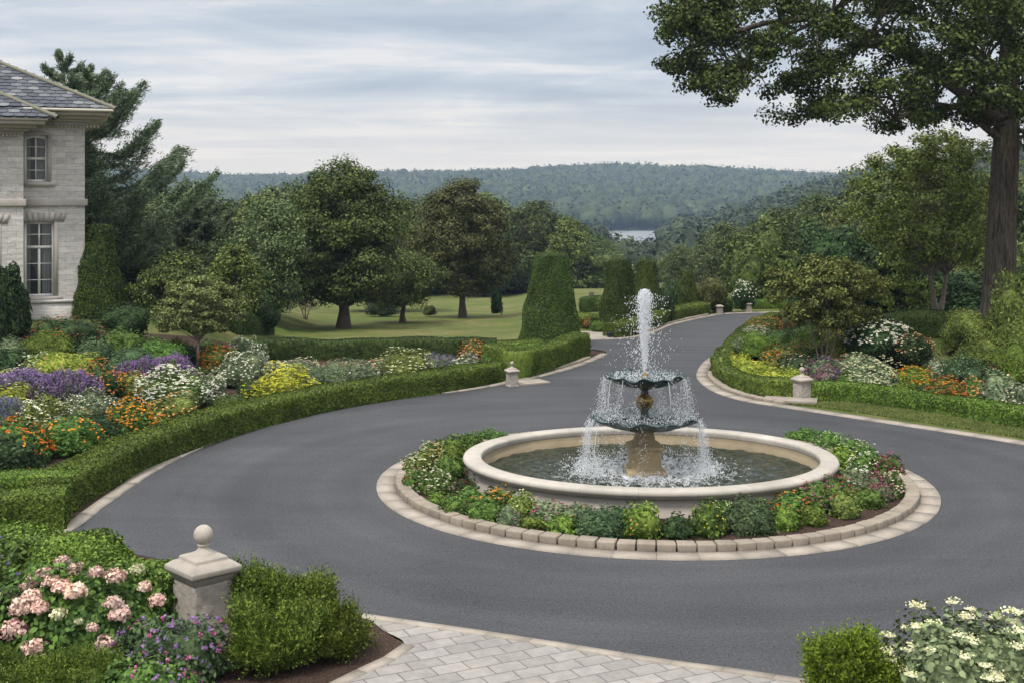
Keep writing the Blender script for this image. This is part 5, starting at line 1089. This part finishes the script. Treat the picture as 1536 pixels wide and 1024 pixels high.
put_tree('bush_tree', tree_meshes(2.6, oval(1.3, .5), 100, 110, .12, .42, .12, 'tree', 59, 'bark', .1), on(262, 482), 'light green bushy tree left behind the garden tree', 'tree')
put_tree('dead_tree', tree_meshes(1.9, oval(1.2, .6), 26, 30, .10, .35, .07, 'treebrown', 60, 'palebark', .3, stems=3, spread=.1, branch_every=1), on(458, 478), 'small thin grey shrub tree left of the largest park trunk', 'tree')
def blob(px, py, w_, h_, label, leafk, seed, shape='dome', name='garden_shrub', **k): return shrub(px, py, w_, h_, label, leafk=leafk, seed=seed, name=name, shape=shape, **k)
blob(393, 500, 52, 58, 'round almost black shrub at the left lawn corner', 'dark', 40, 'ball')
blob(645, 474, 20, 16, 'tiny round shrub on the lawn between the park trees', 'treebrown', 41, 'ball')
blob(745, 473, 18, 44, 'narrow dark cypress on the lawn right of the brown tree', 'dark', 42, 'column', name='cypress')
blob(572, 474, 46, 26, 'dark low shrub under the light tree on the lawn', 'dark', 43)
blob(1068, 468, 50, 54, 'pale grey-green round bush near the far drive bend', 'treebrown', 44, 'ball', name='round_bush')
blob(1116, 466, 36, 44, 'dark round bush flecked white beyond the drive end', 'dark', 45, 'ball', name='round_bush', fstyle='clusters', flowk='white')
blob(992, 484, 40, 44, 'dark bush between the far topiary cones', 'dark', 46)
blob(1001, 476, 36, 52, 'taller dark bush behind the far drive hedge', 'dark', 47)
blob(913, 470, 34, 34, 'pale green bush left of the dark topiary', 'olive', 48)
blob(881, 492, 14, 16, 'small red-brown plant beside the largest topiary', 'treebrown', 49, fstyle='dots', flowk='red')
blob(915, 500, 22, 14, 'low green cushion beside the far paved court', 'green', 50); blob(898, 497, 30, 16, 'low bright cushion behind the far paved court', 'hedge', 51)
# planter and stone stump
x, y = P(915, 508); o = empty('stone_planter', (x, y, 0), 'small dark stone planter at the corner of the far paved court', 'planter'); link('bowl', MB().lathe([(.10, 0), (.13, .03), (.09, .07), (.16, .14), (.20, .24), (.21, .27), (.17, .27)], 20).mesh('bowl', True), M['iron'], o); link('foot', MB().square([(.16, 0), (.15, .06)]).mesh('foot'), M['pedestal'], o)
x, y, z = on(887, 452); o = link('wooden_post', MB().lathe([(.16, -.1), (.15, .3), (.16, .62), (.13, .66), (.01, .67)], 10).mesh('post'), M['bark'], loc=(x, y, z)); tag(o, 'short dark wooden post standing on the far lawn', 'post')

# the great tree on the right: crown reaching over the picture's corner
def bottom(px): return np.interp(px, [985, 1010, 1060, 1110, 1128, 1150, 1172, 1200, 1240, 1262, 1290, 1318, 1350, 1372, 1410, 1450, 1490, 1540, 1700], [62, 118, 150, 158, 118, 92, 140, 190, 212, 178, 128, 158, 206, 190, 172, 205, 212, 235, 220])
def great_tree():
    r = np.random.default_rng(77); TX, TY, _ = PX(1497, 45, 487); zb = hh(TX, TY); o = empty('great_tree', (TX, TY, zb-.05), 'great old tree with a thick ridged trunk spreading over the upper right', 'tree')
    off = np.array([TX, TY, zb-.05]); cs = []
    while len(cs) < 660:
        px = r.uniform(985, 1720); py = r.uniform(-330, 232)
        if py < -25 and r.random() < .62: continue
        if py > bottom(px)-6: continue
        lim = 45-.0
        if px < 1060 and py < -40-(px-985): continue
        if ((px-1165)/24)**2+((py-92)/34)**2 < 1 or ((px-1298)/24)**2+((py-105)/28)**2 < 1 or ((px-1225)/20)**2+((py-70)/16)**2 < 1 or ((px-1385)/16)**2+((py-140)/14)**2 < 1 or ((px-1090)/15)**2+((py-95)/14)**2 < 1 or ((px-1020)/14)**2+((py-4)/18)**2 < .0: continue
        if ((px-1497)/330)**2+((py+60)/400)**2 > 1 and py < -60: continue
        th_ = 5.5*math.sqrt(max(.06, 1-((px-1500)/520)**2)); d = 44.6+r.uniform(-1, 1)*th_
        # keep the shape true from the side too: place by 3D point at that depth
        cs.append(np.array(PX(px, 45, py))+np.array([0, d-45, 0]))
    cs = np.array(cs)-off; n = len(cs); tm = MB()
    line = np.array([PX(1497, 45, 487), PX(1499, 45, 430), PX(1503, 45, 330), PX(1508, 45, 240), PX(1512, 45, 150), PX(1515, 45, 60), PX(1512, 45, -60), PX(1500, 45, -180)])-off; line[0, 2] = -.3
    tm.tube(line, [.74, .56, .50, .46, .40, .33, .22, .10], 16)
    for a in np.linspace(0, 6.28, 7)[:-1]: tm.tube(np.array([[.35*math.cos(a), .35*math.sin(a), .9], [.62*math.cos(a), .62*math.sin(a), .25], [1.05*math.cos(a), 1.05*math.sin(a), -.15]]), [.22, .2, .08], 7)
    limbs = []
    for pts, r0 in [([(1510, 190), (1460, 150), (1400, 110), (1330, 60), (1240, 20), (1140, 30), (1050, 50)], .26), ([(1512, 120), (1440, 60), (1360, 20), (1260, -30), (1140, -50)], .22), ([(1509, 215), (1475, 190), (1440, 165), (1400, 160), (1350, 160)], .15),
                    ([(1330, 62), (1290, 70), (1262, 110), (1238, 160)], .10), ([(1240, 22), (1190, 50), (1110, 100)], .08), ([(1512, 180), (1560, 120), (1620, 60), (1690, 40)], .24), ([(1515, 60), (1480, -20), (1430, -100), (1390, -200)], .18), ([(1513, 30), (1560, -60), (1610, -150)], .18), ([(1400, 110), (1370, 140), (1350, 180)], .08)]:
        q = np.array([PX(a, 45+(.0 if k == 0 else r.uniform(-1.5, 1.5)), b) for k, (a, b) in enumerate(pts)])-off; q = np.array(q); s3 = spline(q[:, :2], .5)
        u = np.linspace(0, 1, len(q)); uu = np.linspace(0, 1, 24); q2 = np.stack([np.interp(uu, u, q[:, j]) for j in range(3)], 1); q2 += np.cumsum(r.normal(size=q2.shape)*.03, 0)*uu[:, None]
        tm.tube(q2, np.linspace(r0, r0*.25, 24), 8); limbs.append(q2)
    LP = np.concatenate(limbs)
    for i in range(0, n, 2):
        j = np.argmin(np.linalg.norm(LP-cs[i]-np.array([0, 0, -.3]), axis=1)); a, b = LP[j], cs[i]; tt = np.linspace(0, 1, 6)[:, None]; q = a+(b-a)*tt+np.sin(tt*3.14)*np.array([0, 0, .12])*np.linalg.norm(b-a)+r.normal(size=(6, 3))*.05*np.sin(tt*3.14); q[0] = a
        tm.tube(q, np.linspace(.05, .012, 6), 5)
    link('trunk', tm.mesh('trunk', True), M['oakbark'], o)
    k = 225; C = np.repeat(cs, k, 0); sz = np.repeat(.38+.36*r.random(n), k)[:, None]; D = unit(r.normal(size=C.shape)); Pt = C+D*r.random((len(C), 1))**.5*sz*np.array([1.15, 1.15, .72])
    V, Q = leaves(Pt, D*.7+np.array([0, 0, .5]), .135, .095, r, .6, lift=.2); cm = MB(); cm.add(V, Q); link('crown', cm.mesh('crown', mat=LM('oak')), parent=o)
great_tree()
# slender twin-stemmed tree and neighbours on the right
put_tree('slender_tree', tree_meshes(7.4, oval(3.1, .5), 290, 110, .14, .46, .15, 'shadeleaf', 61, 'palebark', .27, stems=2, spread=.25), (17.5, 52, hh(17.5, 52)-.05), 'tall airy twin-stemmed tree left of the great trunk')
put_tree('spire_conifer', tree_meshes(8.2, conic(1.5), 170, 110, .15, .42, .14, 'shadeleaf', 62, 'bark', .08, flat=.5), (17.7, 57, hh(17.7, 57)-.05), 'narrow pointed conifer rising behind the slender tree')

# ------------------------------------------------------------------ pine behind the house
def pine(loc, h, label, seed, tops, Lmax, dens=1.0):
    r = np.random.default_rng(seed); o = empty('pine_tree', loc, label, 'tree'); tm = MB(); cm = MB(); Vs = []
    for (dx, hh_) in tops:
        ln = np.stack([np.linspace(0, dx, 10)+.12*np.sin(np.linspace(0, 5, 10)), np.zeros(10), np.linspace(-.2, hh_, 10)], 1); tm.tube(ln, np.linspace(.34 if dx == tops[0][0] else .2, .02, 10), 8)
        nb = int(58*dens*hh_/h)
        for i in range(nb):
            u = (i+r.random())/nb; z = hh_*(.10+.89*u); a = r.uniform(0, 6.283); Lb = Lmax*(1-u**2.3)*r.uniform(.62, 1.0)*(1-.5*max(0., -math.cos(a)))+.22
            k = np.linspace(0, 1, 12); dirv = np.array([math.cos(a), math.sin(a)]); rise = r.uniform(-.05, .22)+.25*u
            x0 = np.interp(z, ln[:, 2], ln[:, 0]); br = np.stack([x0+dirv[0]*Lb*k, dirv[1]*Lb*k, z+Lb*(rise*k-.16*np.sin(k*3.1)+.20*k**3)], 1); tm.tube(br, np.linspace(.05+.014*Lb, .008, 12), 4)
            m = int(150*Lb*dens+30); f = r.random(m)**.7*.92+.08; side = r.normal(size=m)*.20*min(Lb, 4.5)*(1-f*.6)*np.minimum(1, f*2.2); Pb = np.stack([np.interp(f, k, br[:, j]) for j in range(3)], 1)
            Pb += np.stack([-dirv[1]*side, dirv[0]*side, -.10*np.abs(side)+r.normal(size=m)*.07], 1); td = np.stack([np.full(m, dirv[0])-dirv[1]*np.sign(side)*.6, np.full(m, dirv[1])+dirv[0]*np.sign(side)*.6, np.full(m, .55)], 1)
            for q in range(3):
                V, Q = leaves(Pb+r.normal(size=Pb.shape)*.05, r.normal(size=Pb.shape)+np.array([0, 0, .8]), .23, .042, r, .4, td, .45); cm.add(V, Q)
    link('trunk', tm.mesh('trunk', True), M['bark'], o); link('crown', cm.mesh('crown', mat=LM('pine')), parent=o)
pine((-20.3, 60, hh(-20.3, 60)-.1), 12.4, 'great shaggy blue-green pine behind the house corner', 71, [(-.9, 12.1), (.4, 11.5)], 6.5, 1.0)
pine((-17.5, 70, hh(-17.5, 70)-.1), 6.2, 'lower pine right of the great pine, its boughs reaching over the lawn', 72, [(0, 6.0)], 3.9, 1.1)

# ------------------------------------------------------------------ the woods: individual trees, copies sharing meshes
protos = []
for i, (h, R_, lk) in enumerate([(13, 5.2, 'forest'), (12, 5.6, 'tree'), (14, 4.8, 'forest'), (12.5, 5.0, 'treebright'), (11.5, 5.4, 'treebrown'), (13, 4.6, 'treeblue'), (14, 2.8, 'forest')]):
    cr_ = oval(R_, .45) if i < 6 else conic(R_*1.15)
    protos.append(tree_meshes(h, cr_, 130, 62, .42, 1.35 if i < 6 else .9, .28, lk, 100+i, 'bark', .08))
r = np.random.default_rng(9); cand = []
def topy(px, d, z): return HZ-(z-CH)*F/d
def wood_ok(px, d, ztop):
    if 900 < px < 1010: return topy(px, d, ztop) > 376
    if 870 < px < 1040: return topy(px, d, ztop) > 340+.0*d
    return True
for ring_d in np.arange(98, 330, 8.5):
    for px in np.arange(-60, 1640, 8.6*F/ring_d):
        p_ = px+r.uniform(-3, 3)*F/ring_d; d = ring_d+r.uniform(-4, 4); x = (p_-768)*d/F
        if d < 135 and (395 < p_ < 900): continue            # open lawn
        if d < 112 and p_ < 1330 and p_ > 1040: pass
        cand.append((p_, d, x))
cand.sort(key=lambda c: c[1]); kept = []
for p_, d, x in cand:
    sc_ = r.uniform(.72, 1.12); k = int(r.choice(7, p=[.22, .2, .16, .12, .12, .1, .08])); z = hh(x, d)
    lim = np.interp(p_, [0, 250, 400, 600, 800, 870, 930, 990, 1050, 1130, 1220, 1300, 1400, 1536], [255, 272, 268, 262, 290, 318, 372, 372, 345, 318, 300, 268, 250, 240])+r.uniform(0, 26)
    hmax = CH-(lim-HZ)*d/F-z; H = 13*sc_
    if hmax < 4.5: continue
    if H > hmax: sc_ *= hmax/H
    if len(kept) >= 290: break
    kept.append((x, d, z, sc_, k))
for i, (x, d, z, sc_, k) in enumerate(kept):
    right = x > 0
    lab = ['broadleaf tree in the wood beyond the lawn on the left', 'broadleaf tree in the wood down the slope on the right'][right] if k != 6 else ['pointed conifer in the wood beyond the lawn on the left', 'pointed conifer in the wood down the slope on the right'][right]
    put_tree('woodland_tree', protos[k], (x, d, z-.2), lab, 'tree', ['trees', 'conifers'][k == 6]+' of the '+['left', 'right'][right]+' wood', rz=r.uniform(0, 6.28), scale=sc_)
# understory: dark shrubs along the wood edge on the right and behind the lawn
def rows(ps, label, group, leafk, seed0, shp='dome'):
    for i, (px, d, w_, h_) in enumerate(ps):
        x = (px-768)*d/F; f, b = bush_meshes(leafk, None, None, seed0+i % 3, n=5200, ls=.055); o = empty('undergrowth_shrub', (x, d, hh(x, d)-.1), label, 'shrub', group, rz=i*1.3, scale=(w_, w_*.9, h_)); link('foliage', f, parent=o)
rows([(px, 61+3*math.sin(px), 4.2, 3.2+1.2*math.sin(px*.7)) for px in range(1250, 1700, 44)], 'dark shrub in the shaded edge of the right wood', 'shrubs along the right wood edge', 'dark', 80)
rows([(px, 72+3*math.sin(px), 5, 3.6+1.2*math.sin(px*.7)) for px in range(1150, 1600, 50)], 'green shrub deeper in the right wood', 'shrubs inside the right wood', 'tree', 83)
rows([(px, 142+5*math.sin(px), 9, 5+1.8*math.sin(px*.7)) for px in range(360, 920, 44)], 'shrub closing the far side of the lawn', 'shrubs along the far side of the lawn', 'forest', 86)
rows([(px, 64+4*math.sin(px), 4.4, 3.0+1.1*math.sin(px*.9)) for px in range(20, 330, 42)], 'shrub under the pines behind the house', 'shrubs under the pines', 'tree', 89)

# far wood: thousands of crowns as one mass
def far_wood():
    r = np.random.default_rng(21); mb = MB(); xs = []
    for d0, d1, sp_ in ((300, 700, 8.8), (960, 2250, 13)):
        for d in np.arange(d0, d1, sp_*.9):
            hw = d*.5+40; m = int(2*hw/sp_); xx = -hw+(np.arange(m)+r.random(m))*sp_; yy = d+r.uniform(-.5, .5, m)*sp_; zz_ = hgt(xx, yy)
            px = 768+F*xx/yy; sc_ = (11 if d0 == 300 else 15)*r.uniform(.75, 1.25, m); ok = (zz_ > -24.6) & (px > -120) & (px < 1660)
            top = HZ-(zz_+sc_*.8-CH)*F/yy
            if d0 == 300: ok &= ~((px > 905) & (px < 1006) & (top < 374))
            for a in zip(xx[ok], yy[ok], zz_[ok], sc_[ok]): xs.append(a)
    XS = np.array(xs); near = XS[:, 1] < 900
    for grp, sub_, nq, lsz in ((XS[near], 2, 150, .13), (XS[~near], 2, 14, .20)):
        V0, T0 = ICO[sub_]; n = len(grp); VAR = []
        for v in range(8):
            lp = Lump(r, .30, (3, 8)); W0 = V0*lp(V0)[:, None]*np.array([.5, .5, .48])*.88+np.array([0, 0, .42])
            D = dome_pts(nq, r, -.2); nq_ = len(D); Pq = D*lp(D)[:, None]*np.array([.5, .5, .48])*(.86+.2*r.random((nq_, 1)))+np.array([0, 0, .42]); Vq, Qq = leaves(Pq, D+np.array([0, 0, .3]), lsz, lsz*.8, r, .28)
            VAR.append((W0, T0, Vq, Qq))
        which = r.integers(0, 8, n)
        for v in range(8):
            g = grp[which == v]; W0, T0, Vq, Qq = VAR[v]; a = r.uniform(0, 6.28, len(g)); ca, sa = np.cos(a), np.sin(a)
            for Vv, Ff, tri in ((W0, T0, 1), (Vq, Qq, 0)):
                X = Vv[None, :, 0]*ca[:, None]-Vv[None, :, 1]*sa[:, None]; Y = Vv[None, :, 0]*sa[:, None]+Vv[None, :, 1]*ca[:, None]; Z = np.repeat(Vv[None, :, 2], len(g), 0); s_ = g[:, 3:4]
                A3 = np.stack([X*s_+g[:, 0:1], Y*s_+g[:, 1:2], Z*s_*1.2+g[:, 2:3]-.5], -1).reshape(-1, 3); FF = (Ff[None]+len(Vv)*np.arange(len(g))[:, None, None]).reshape(-1, Ff.shape[1])
                mb.add(A3, None if tri else FF, FF if tri else None)
    print('far crowns', len(XS)); o = link('distant_woodland', mb.mesh('distant_woodland', True, LM('forestfar'))); tag(o, 'unbroken woodland covering the valley and the far hills', 'woodland', kind='stuff')
far_wood()


# ------------------------------------------------------------------ the house at the left
HC = np.array([-16.19, 48.]); HA = R(20); hc, hs_ = math.cos(HA), math.sin(HA); ZB = hh(-18, 48)-.4
house = empty('stone_house', (HC[0], HC[1], 0), 'pale limestone house with slate hip roof at the left edge', 'house', rz=HA)
def hu(px, v=0.):
    k = (px-768)/F; x0, y0 = HC[0]-v*hs_, HC[1]+v*hc; return (k*y0-x0)/(hc-k*hs_)
def hz_(px, py, v=0.): u = hu(px, v); d = HC[1]+u*hs_+v*hc; return CH-(py-HZ)*d/F
def panel(mb, u0, u1, z0, z1, v, ops, dep=.24):
    us = sorted({u0, u1, *[q for o in ops for q in o[:2]]}); zs = sorted({z0, z1, *[q for o in ops for q in o[2:4]]})
    for a, b in zip(us[:-1], us[1:]):
        for c_, d in zip(zs[:-1], zs[1:]):
            m_, n_ = (a+b)/2, (c_+d)/2
            if any(o[0] < m_ < o[1] and o[2] < n_ < o[3] for o in ops): continue
            mb.add([(a, v, c_), (b, v, c_), (b, v, d), (a, v, d)], [(0, 1, 2, 3)])
    for o in ops:
        a, b, c_, d = o; w_ = v+dep
        mb.add([(a, v, c_), (a, w_, c_), (a, w_, d), (a, v, d)], [(0, 1, 2, 3)]); mb.add([(b, v, c_), (b, v, d), (b, w_, d), (b, w_, c_)], [(0, 1, 2, 3)])
        mb.add([(a, v, d), (a, w_, d), (b, w_, d), (b, v, d)], [(0, 1, 2, 3)]); mb.add([(a, v, c_), (b, v, c_), (b, w_, c_), (a, w_, c_)], [(0, 1, 2, 3)])
BV = -.75
eave = hz_(127, 191); uB = hu(35, BV)
lw = (hu(36), hu(81), hz_(60, 445), hz_(60, 333)); uw = (hu(36), hu(71), hz_(55, 273), hz_(55, 203))
lb_ = (hu(-56, BV), hu(-5, BV), hz_(0, 447, BV), hz_(0, 336, BV)); ub_ = (hu(-52, BV), hu(-14, BV), hz_(0, 272, BV), hz_(0, 200, BV))
mb = MB(); panel(mb, uB, 0, ZB, eave+.1, 0, [lw, uw]); panel(mb, -13, uB, ZB, eave+.1, BV, [lb_, ub_])
mb.add([(uB, BV, ZB), (uB, 0, ZB), (uB, 0, eave+.1), (uB, BV, eave+.1)], [(0, 1, 2, 3)]); mb.add([(0, 0, ZB), (0, 11, ZB), (0, 11, eave+.1), (0, 0, eave+.1)], [(0, 1, 2, 3)]); mb.add([(-13, 11, ZB), (0, 11, ZB), (0, 11, eave+.1), (-13, 11, eave+.1)], [(3, 2, 1, 0)])
link('wall', mb.mesh('wall'), M['wall'], house)
z1, z2 = hz_(100, 309), hz_(100, 299)
mb = MB(); mb.box(uB+.003, .10, -.10, .0-.003, z1, z2); mb.box(.003, .10, .0, 11, z1, z2); mb.box(-13, uB+.10, BV-.10, BV-.003, z1, z2); mb.box(uB+.003, uB+.10, BV, -.103, z1, z2); bevel(link('string_course', mb.mesh('band'), M['trimstone'], house), .02)
mb = MB(); zc0 = hz_(100, 468); zc1 = hz_(100, 449); mb.box(uB+.003, .06, -.07, -.004, zc0-.9, zc1-.12); mb.box(uB+.003, .08, -.12, -.004, zc1-.12, zc1); mb.box(-13, uB+.08, BV-.1, BV-.004, zc1-.12, zc1); link('plinth_course', mb.mesh('plinth'), M['wall'], house)
def window(op, v, cols, rows_, split, arch):
    a, b, c_, d = op; w_ = v+.16; fr_ = .085; mb = MB()
    def bar(x0, x1, z0, z1, y0=w_, y1=w_+.06): mb.box(x0, x1, y0, y1, z0, z1)
    bar(a, a+fr_, c_, d); bar(b-fr_, b, c_, d); bar(a+fr_, b-fr_, c_, c_+fr_); bar(a+fr_, b-fr_, d-fr_, d)
    zs_ = c_+(d-c_)*split; bar(a+fr_, b-fr_, zs_-.05, zs_+.05, w_-.012)
    for i in range(1, cols): x = a+(b-a)*i/cols; bar(x-(.045 if cols == 2 and rows_[0] == 3 else .018), x+(.045 if cols == 2 and rows_[0] == 3 else .018), c_+fr_, zs_-.05, w_+.004); bar(x-.03, x+.03, zs_+.05, d-fr_, w_+.004)
    for (q0, q1, n_) in ((c_, zs_, rows_[0]), (zs_, d, rows_[1])):
        for i in range(1, n_): z = q0+(q1-q0)*i/n_; bar(a+fr_, b-fr_, z-.015, z+.015, w_+.02, w_+.05)
    win = link('window', mb.mesh('window'), M['white'], house)
    link('pane', MB().add([(a+.02, w_+.035, c_+.02), (b-.02, w_+.035, c_+.02), (b-.02, w_+.035, d-.02), (a+.02, w_+.035, d-.02)], [(0, 1, 2, 3)]).mesh('pane'), M['glass'], win)
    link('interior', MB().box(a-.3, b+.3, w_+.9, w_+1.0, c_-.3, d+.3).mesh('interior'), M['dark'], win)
    cu = MB(); n_ = 14
    for x0, x1 in ((b-.42, b-.1), (a+.08, a+.22)):
        xs = np.linspace(x0, x1, n_); yy = w_+.22+.03*np.sin(np.arange(n_)*1.6); cu.add(np.concatenate([np.stack([xs, yy, np.full(n_, c_)], 1), np.stack([xs, yy, np.full(n_, d)], 1)]), [(i, i+1, n_+i+1, n_+i) for i in range(n_-1)])
    link('curtain', cu.mesh('curtain', True), M['curtain'], win)
    s_ = MB(); s_.box(a-.18, b+.28, v-.11, v+.155, c_-.16, c_-.003); link('sill', s_.mesh('sill'), M['trimstone'], win)
    s2 = MB(); s2.box(b+.003, b+.14, v-.025, v+.10, c_, d+(.0)); s2.box(a-.10, a-.003, v-.025, v+.10, c_, d); link('surround', s2.mesh('surround'), M['surround'], win)
    if arch:
        k = 15; xs = np.linspace(a-.10, b+.20, k); zt_ = d+.01+.16*(1-((xs-(a+b)/2-.05)/((b-a)/2+.15))**2); q = MB()
        for i in range(k-1): q.add([(xs[i], v-.03, d), (xs[i+1], v-.03, d), (xs[i+1], v-.03, zt_[i+1]), (xs[i], v-.03, zt_[i]), (xs[i], v-.004, zt_[i]), (xs[i+1], v-.004, zt_[i+1])], [(0, 1, 2, 3), (3, 2, 5, 4)])
        link('arch', q.mesh('arch'), M['surround'], win)
        q = MB(); xi = np.linspace(a+.085, b-.085, k); zi = d-.085-.0-.13*((xi-(a+b)/2)/((b-a)/2))**2
        for i in range(k-1): q.add([(xi[i], w_+.01, d-.08), (xi[i+1], w_+.01, d-.08), (xi[i+1], w_+.01, zi[i+1]), (xi[i], w_+.01, zi[i])], [(0, 1, 2, 3)])
        link('arch_head', q.mesh('arch_head'), M['white'], win)
    else:
        q = MB(); n2 = 9; w2 = (b-a+.62)/n2
        for i in range(n2): x = a-.26+i*w2; t_ = .05*(i-n2/2+.5); q.add([(x+.004, v-.03, d+.003), (x+w2-.004, v-.03, d+.003), (x+w2-.004+t_*.5, v-.03, d+.34), (x+.004+t_*.5, v-.03, d+.34), (x+.004, v, d+.003), (x+w2-.004, v, d+.003), (x+w2-.004+t_*.5, v, d+.34), (x+.004+t_*.5, v, d+.34)], [(0, 1, 2, 3), (3, 2, 6, 7), (1, 5, 6, 2), (4, 0, 3, 7), (4, 5, 1, 0)])
        link('lintel', q.mesh('lintel'), M['trimstone'], win)
window(lw, 0, 2, (3, 2), .66, False); window(uw, 0, 2, (2, 2), .5, True); window(lb_, BV, 2, (3, 2), .66, False); window(ub_, BV, 2, (2, 2), .5, True)
# cornice in steps, main block then the lower bay
def cornice(mb, u0, u1, v0, z, side=True):
    for (p0, z0_, z1_) in ((.12, -.32, -.20), (.30, -.197, -.10), (.55, -.097, .02), (.86, .023, .16), (.95, .163, .24)):
        mb.box(u0, u1+p0, v0-p0, v0+.05, z+z0_, z+z1_)
        if side: mb.box(u1-.05, u1+p0, v0+.053, 11, z+z0_, z+z1_)
zE = hz_(127, 176)
mb = MB(); cornice(mb, uB+.2, 0, 0, zE); link('cornice', mb.mesh('cornice'), M['cornice'], house)
zE2 = hz_(20, 188, BV)-.02
mb = MB(); cornice(mb, -13, uB-.1, BV, zE2, False); link('bay_cornice', mb.mesh('bay_cornice'), M['cornice'], house)
mb = MB()
for i in range(19): x = uB+.25+i*.13; mb.box(x, x+.07, -.22, -.10, zE-.42, zE-.322)
link('dentils', mb.mesh('dentils'), M['cornice'], house); mb = MB()
for i in range(40): x = uB-.2-i*.13; mb.box(x, x+.07, BV-.22, BV-.10, zE2-.42, zE2-.322)
link('dentils', mb.mesh('dentils'), M['cornice'], house)
# hip roofs of separate slates
def slates(u_eave_r, v_e, z_e, pitch, width, run, name):
    r = np.random.default_rng(int(abs(z_e*100))); mb = MB(); rowh = .34; wd = .40; n_r = int(run/rowh/math.cos(pitch)); cp, sp_ = math.cos(pitch), math.sin(pitch)
    mb.add([(u_eave_r-width, v_e, z_e-.03), (u_eave_r, v_e, z_e-.03), (u_eave_r-run, v_e+run, z_e-.03+run*math.tan(pitch)), (u_eave_r-width, v_e+run, z_e-.03+run*math.tan(pitch))], [(0, 1, 2, 3)])
    mb.add([(u_eave_r, v_e, z_e-.03), (u_eave_r, v_e+11+2*(0-v_e)*0, z_e-.03), (u_eave_r-run, v_e+11, z_e-.03+run*math.tan(pitch)), (u_eave_r-run, v_e+run, z_e-.03+run*math.tan(pitch))], [(0, 1, 2, 3)])
    for j in range(n_r):
        s0 = j*rowh; lim = u_eave_r-s0*cp; x = u_eave_r-width+(j % 2)*wd/2
        while x < lim-.04:
            x1 = min(x+wd-.012, lim); xm = (x+x1)/2; w2 = x1-x; pts = []
            for (dx, ds, lift) in ((0, rowh*1.5, .004), (0, .07, .030), (.2, .02, .034), (.5, -.01, .036), (.8, .02, .034), (1, .07, .030), (1, rowh*1.5, .004)):
                s_ = s0+ds+r.uniform(-.006, .006); pts.append((x+dx*w2, v_e+s_*cp-lift*sp_, z_e+s_*sp_+lift*cp))
            mb.add(pts, [(0, 1, 2, 6), (2, 3, 4, 6)], [(4, 5, 6)]); x += wd
    o = link(name, mb.mesh(name), M['slate'], house)
    h_ = MB(); k = np.linspace(-.02, 1, 12); h_.tube(np.stack([u_eave_r-run*k, v_e+run*k, z_e+.05+run*math.tan(pitch)*k], 1), .085, 6); link('ridge_cap', h_.mesh('ridge_cap', True), M['copper'], o)
    return o
slates(.97, -.97, zE+.27, R(25.5), 14, 5.6, 'roof')
slates(uB+1.10, BV-.97, zE2+.27, R(25.5), 11, 4.2, 'bay_roof')
# gutters
link('gutter', MB().tube(np.array([(uB, -1.0, zE+.2), (1.0, -1.0, zE+.2)]), .06, 8).mesh('gutter', True), M['cornice'], house)
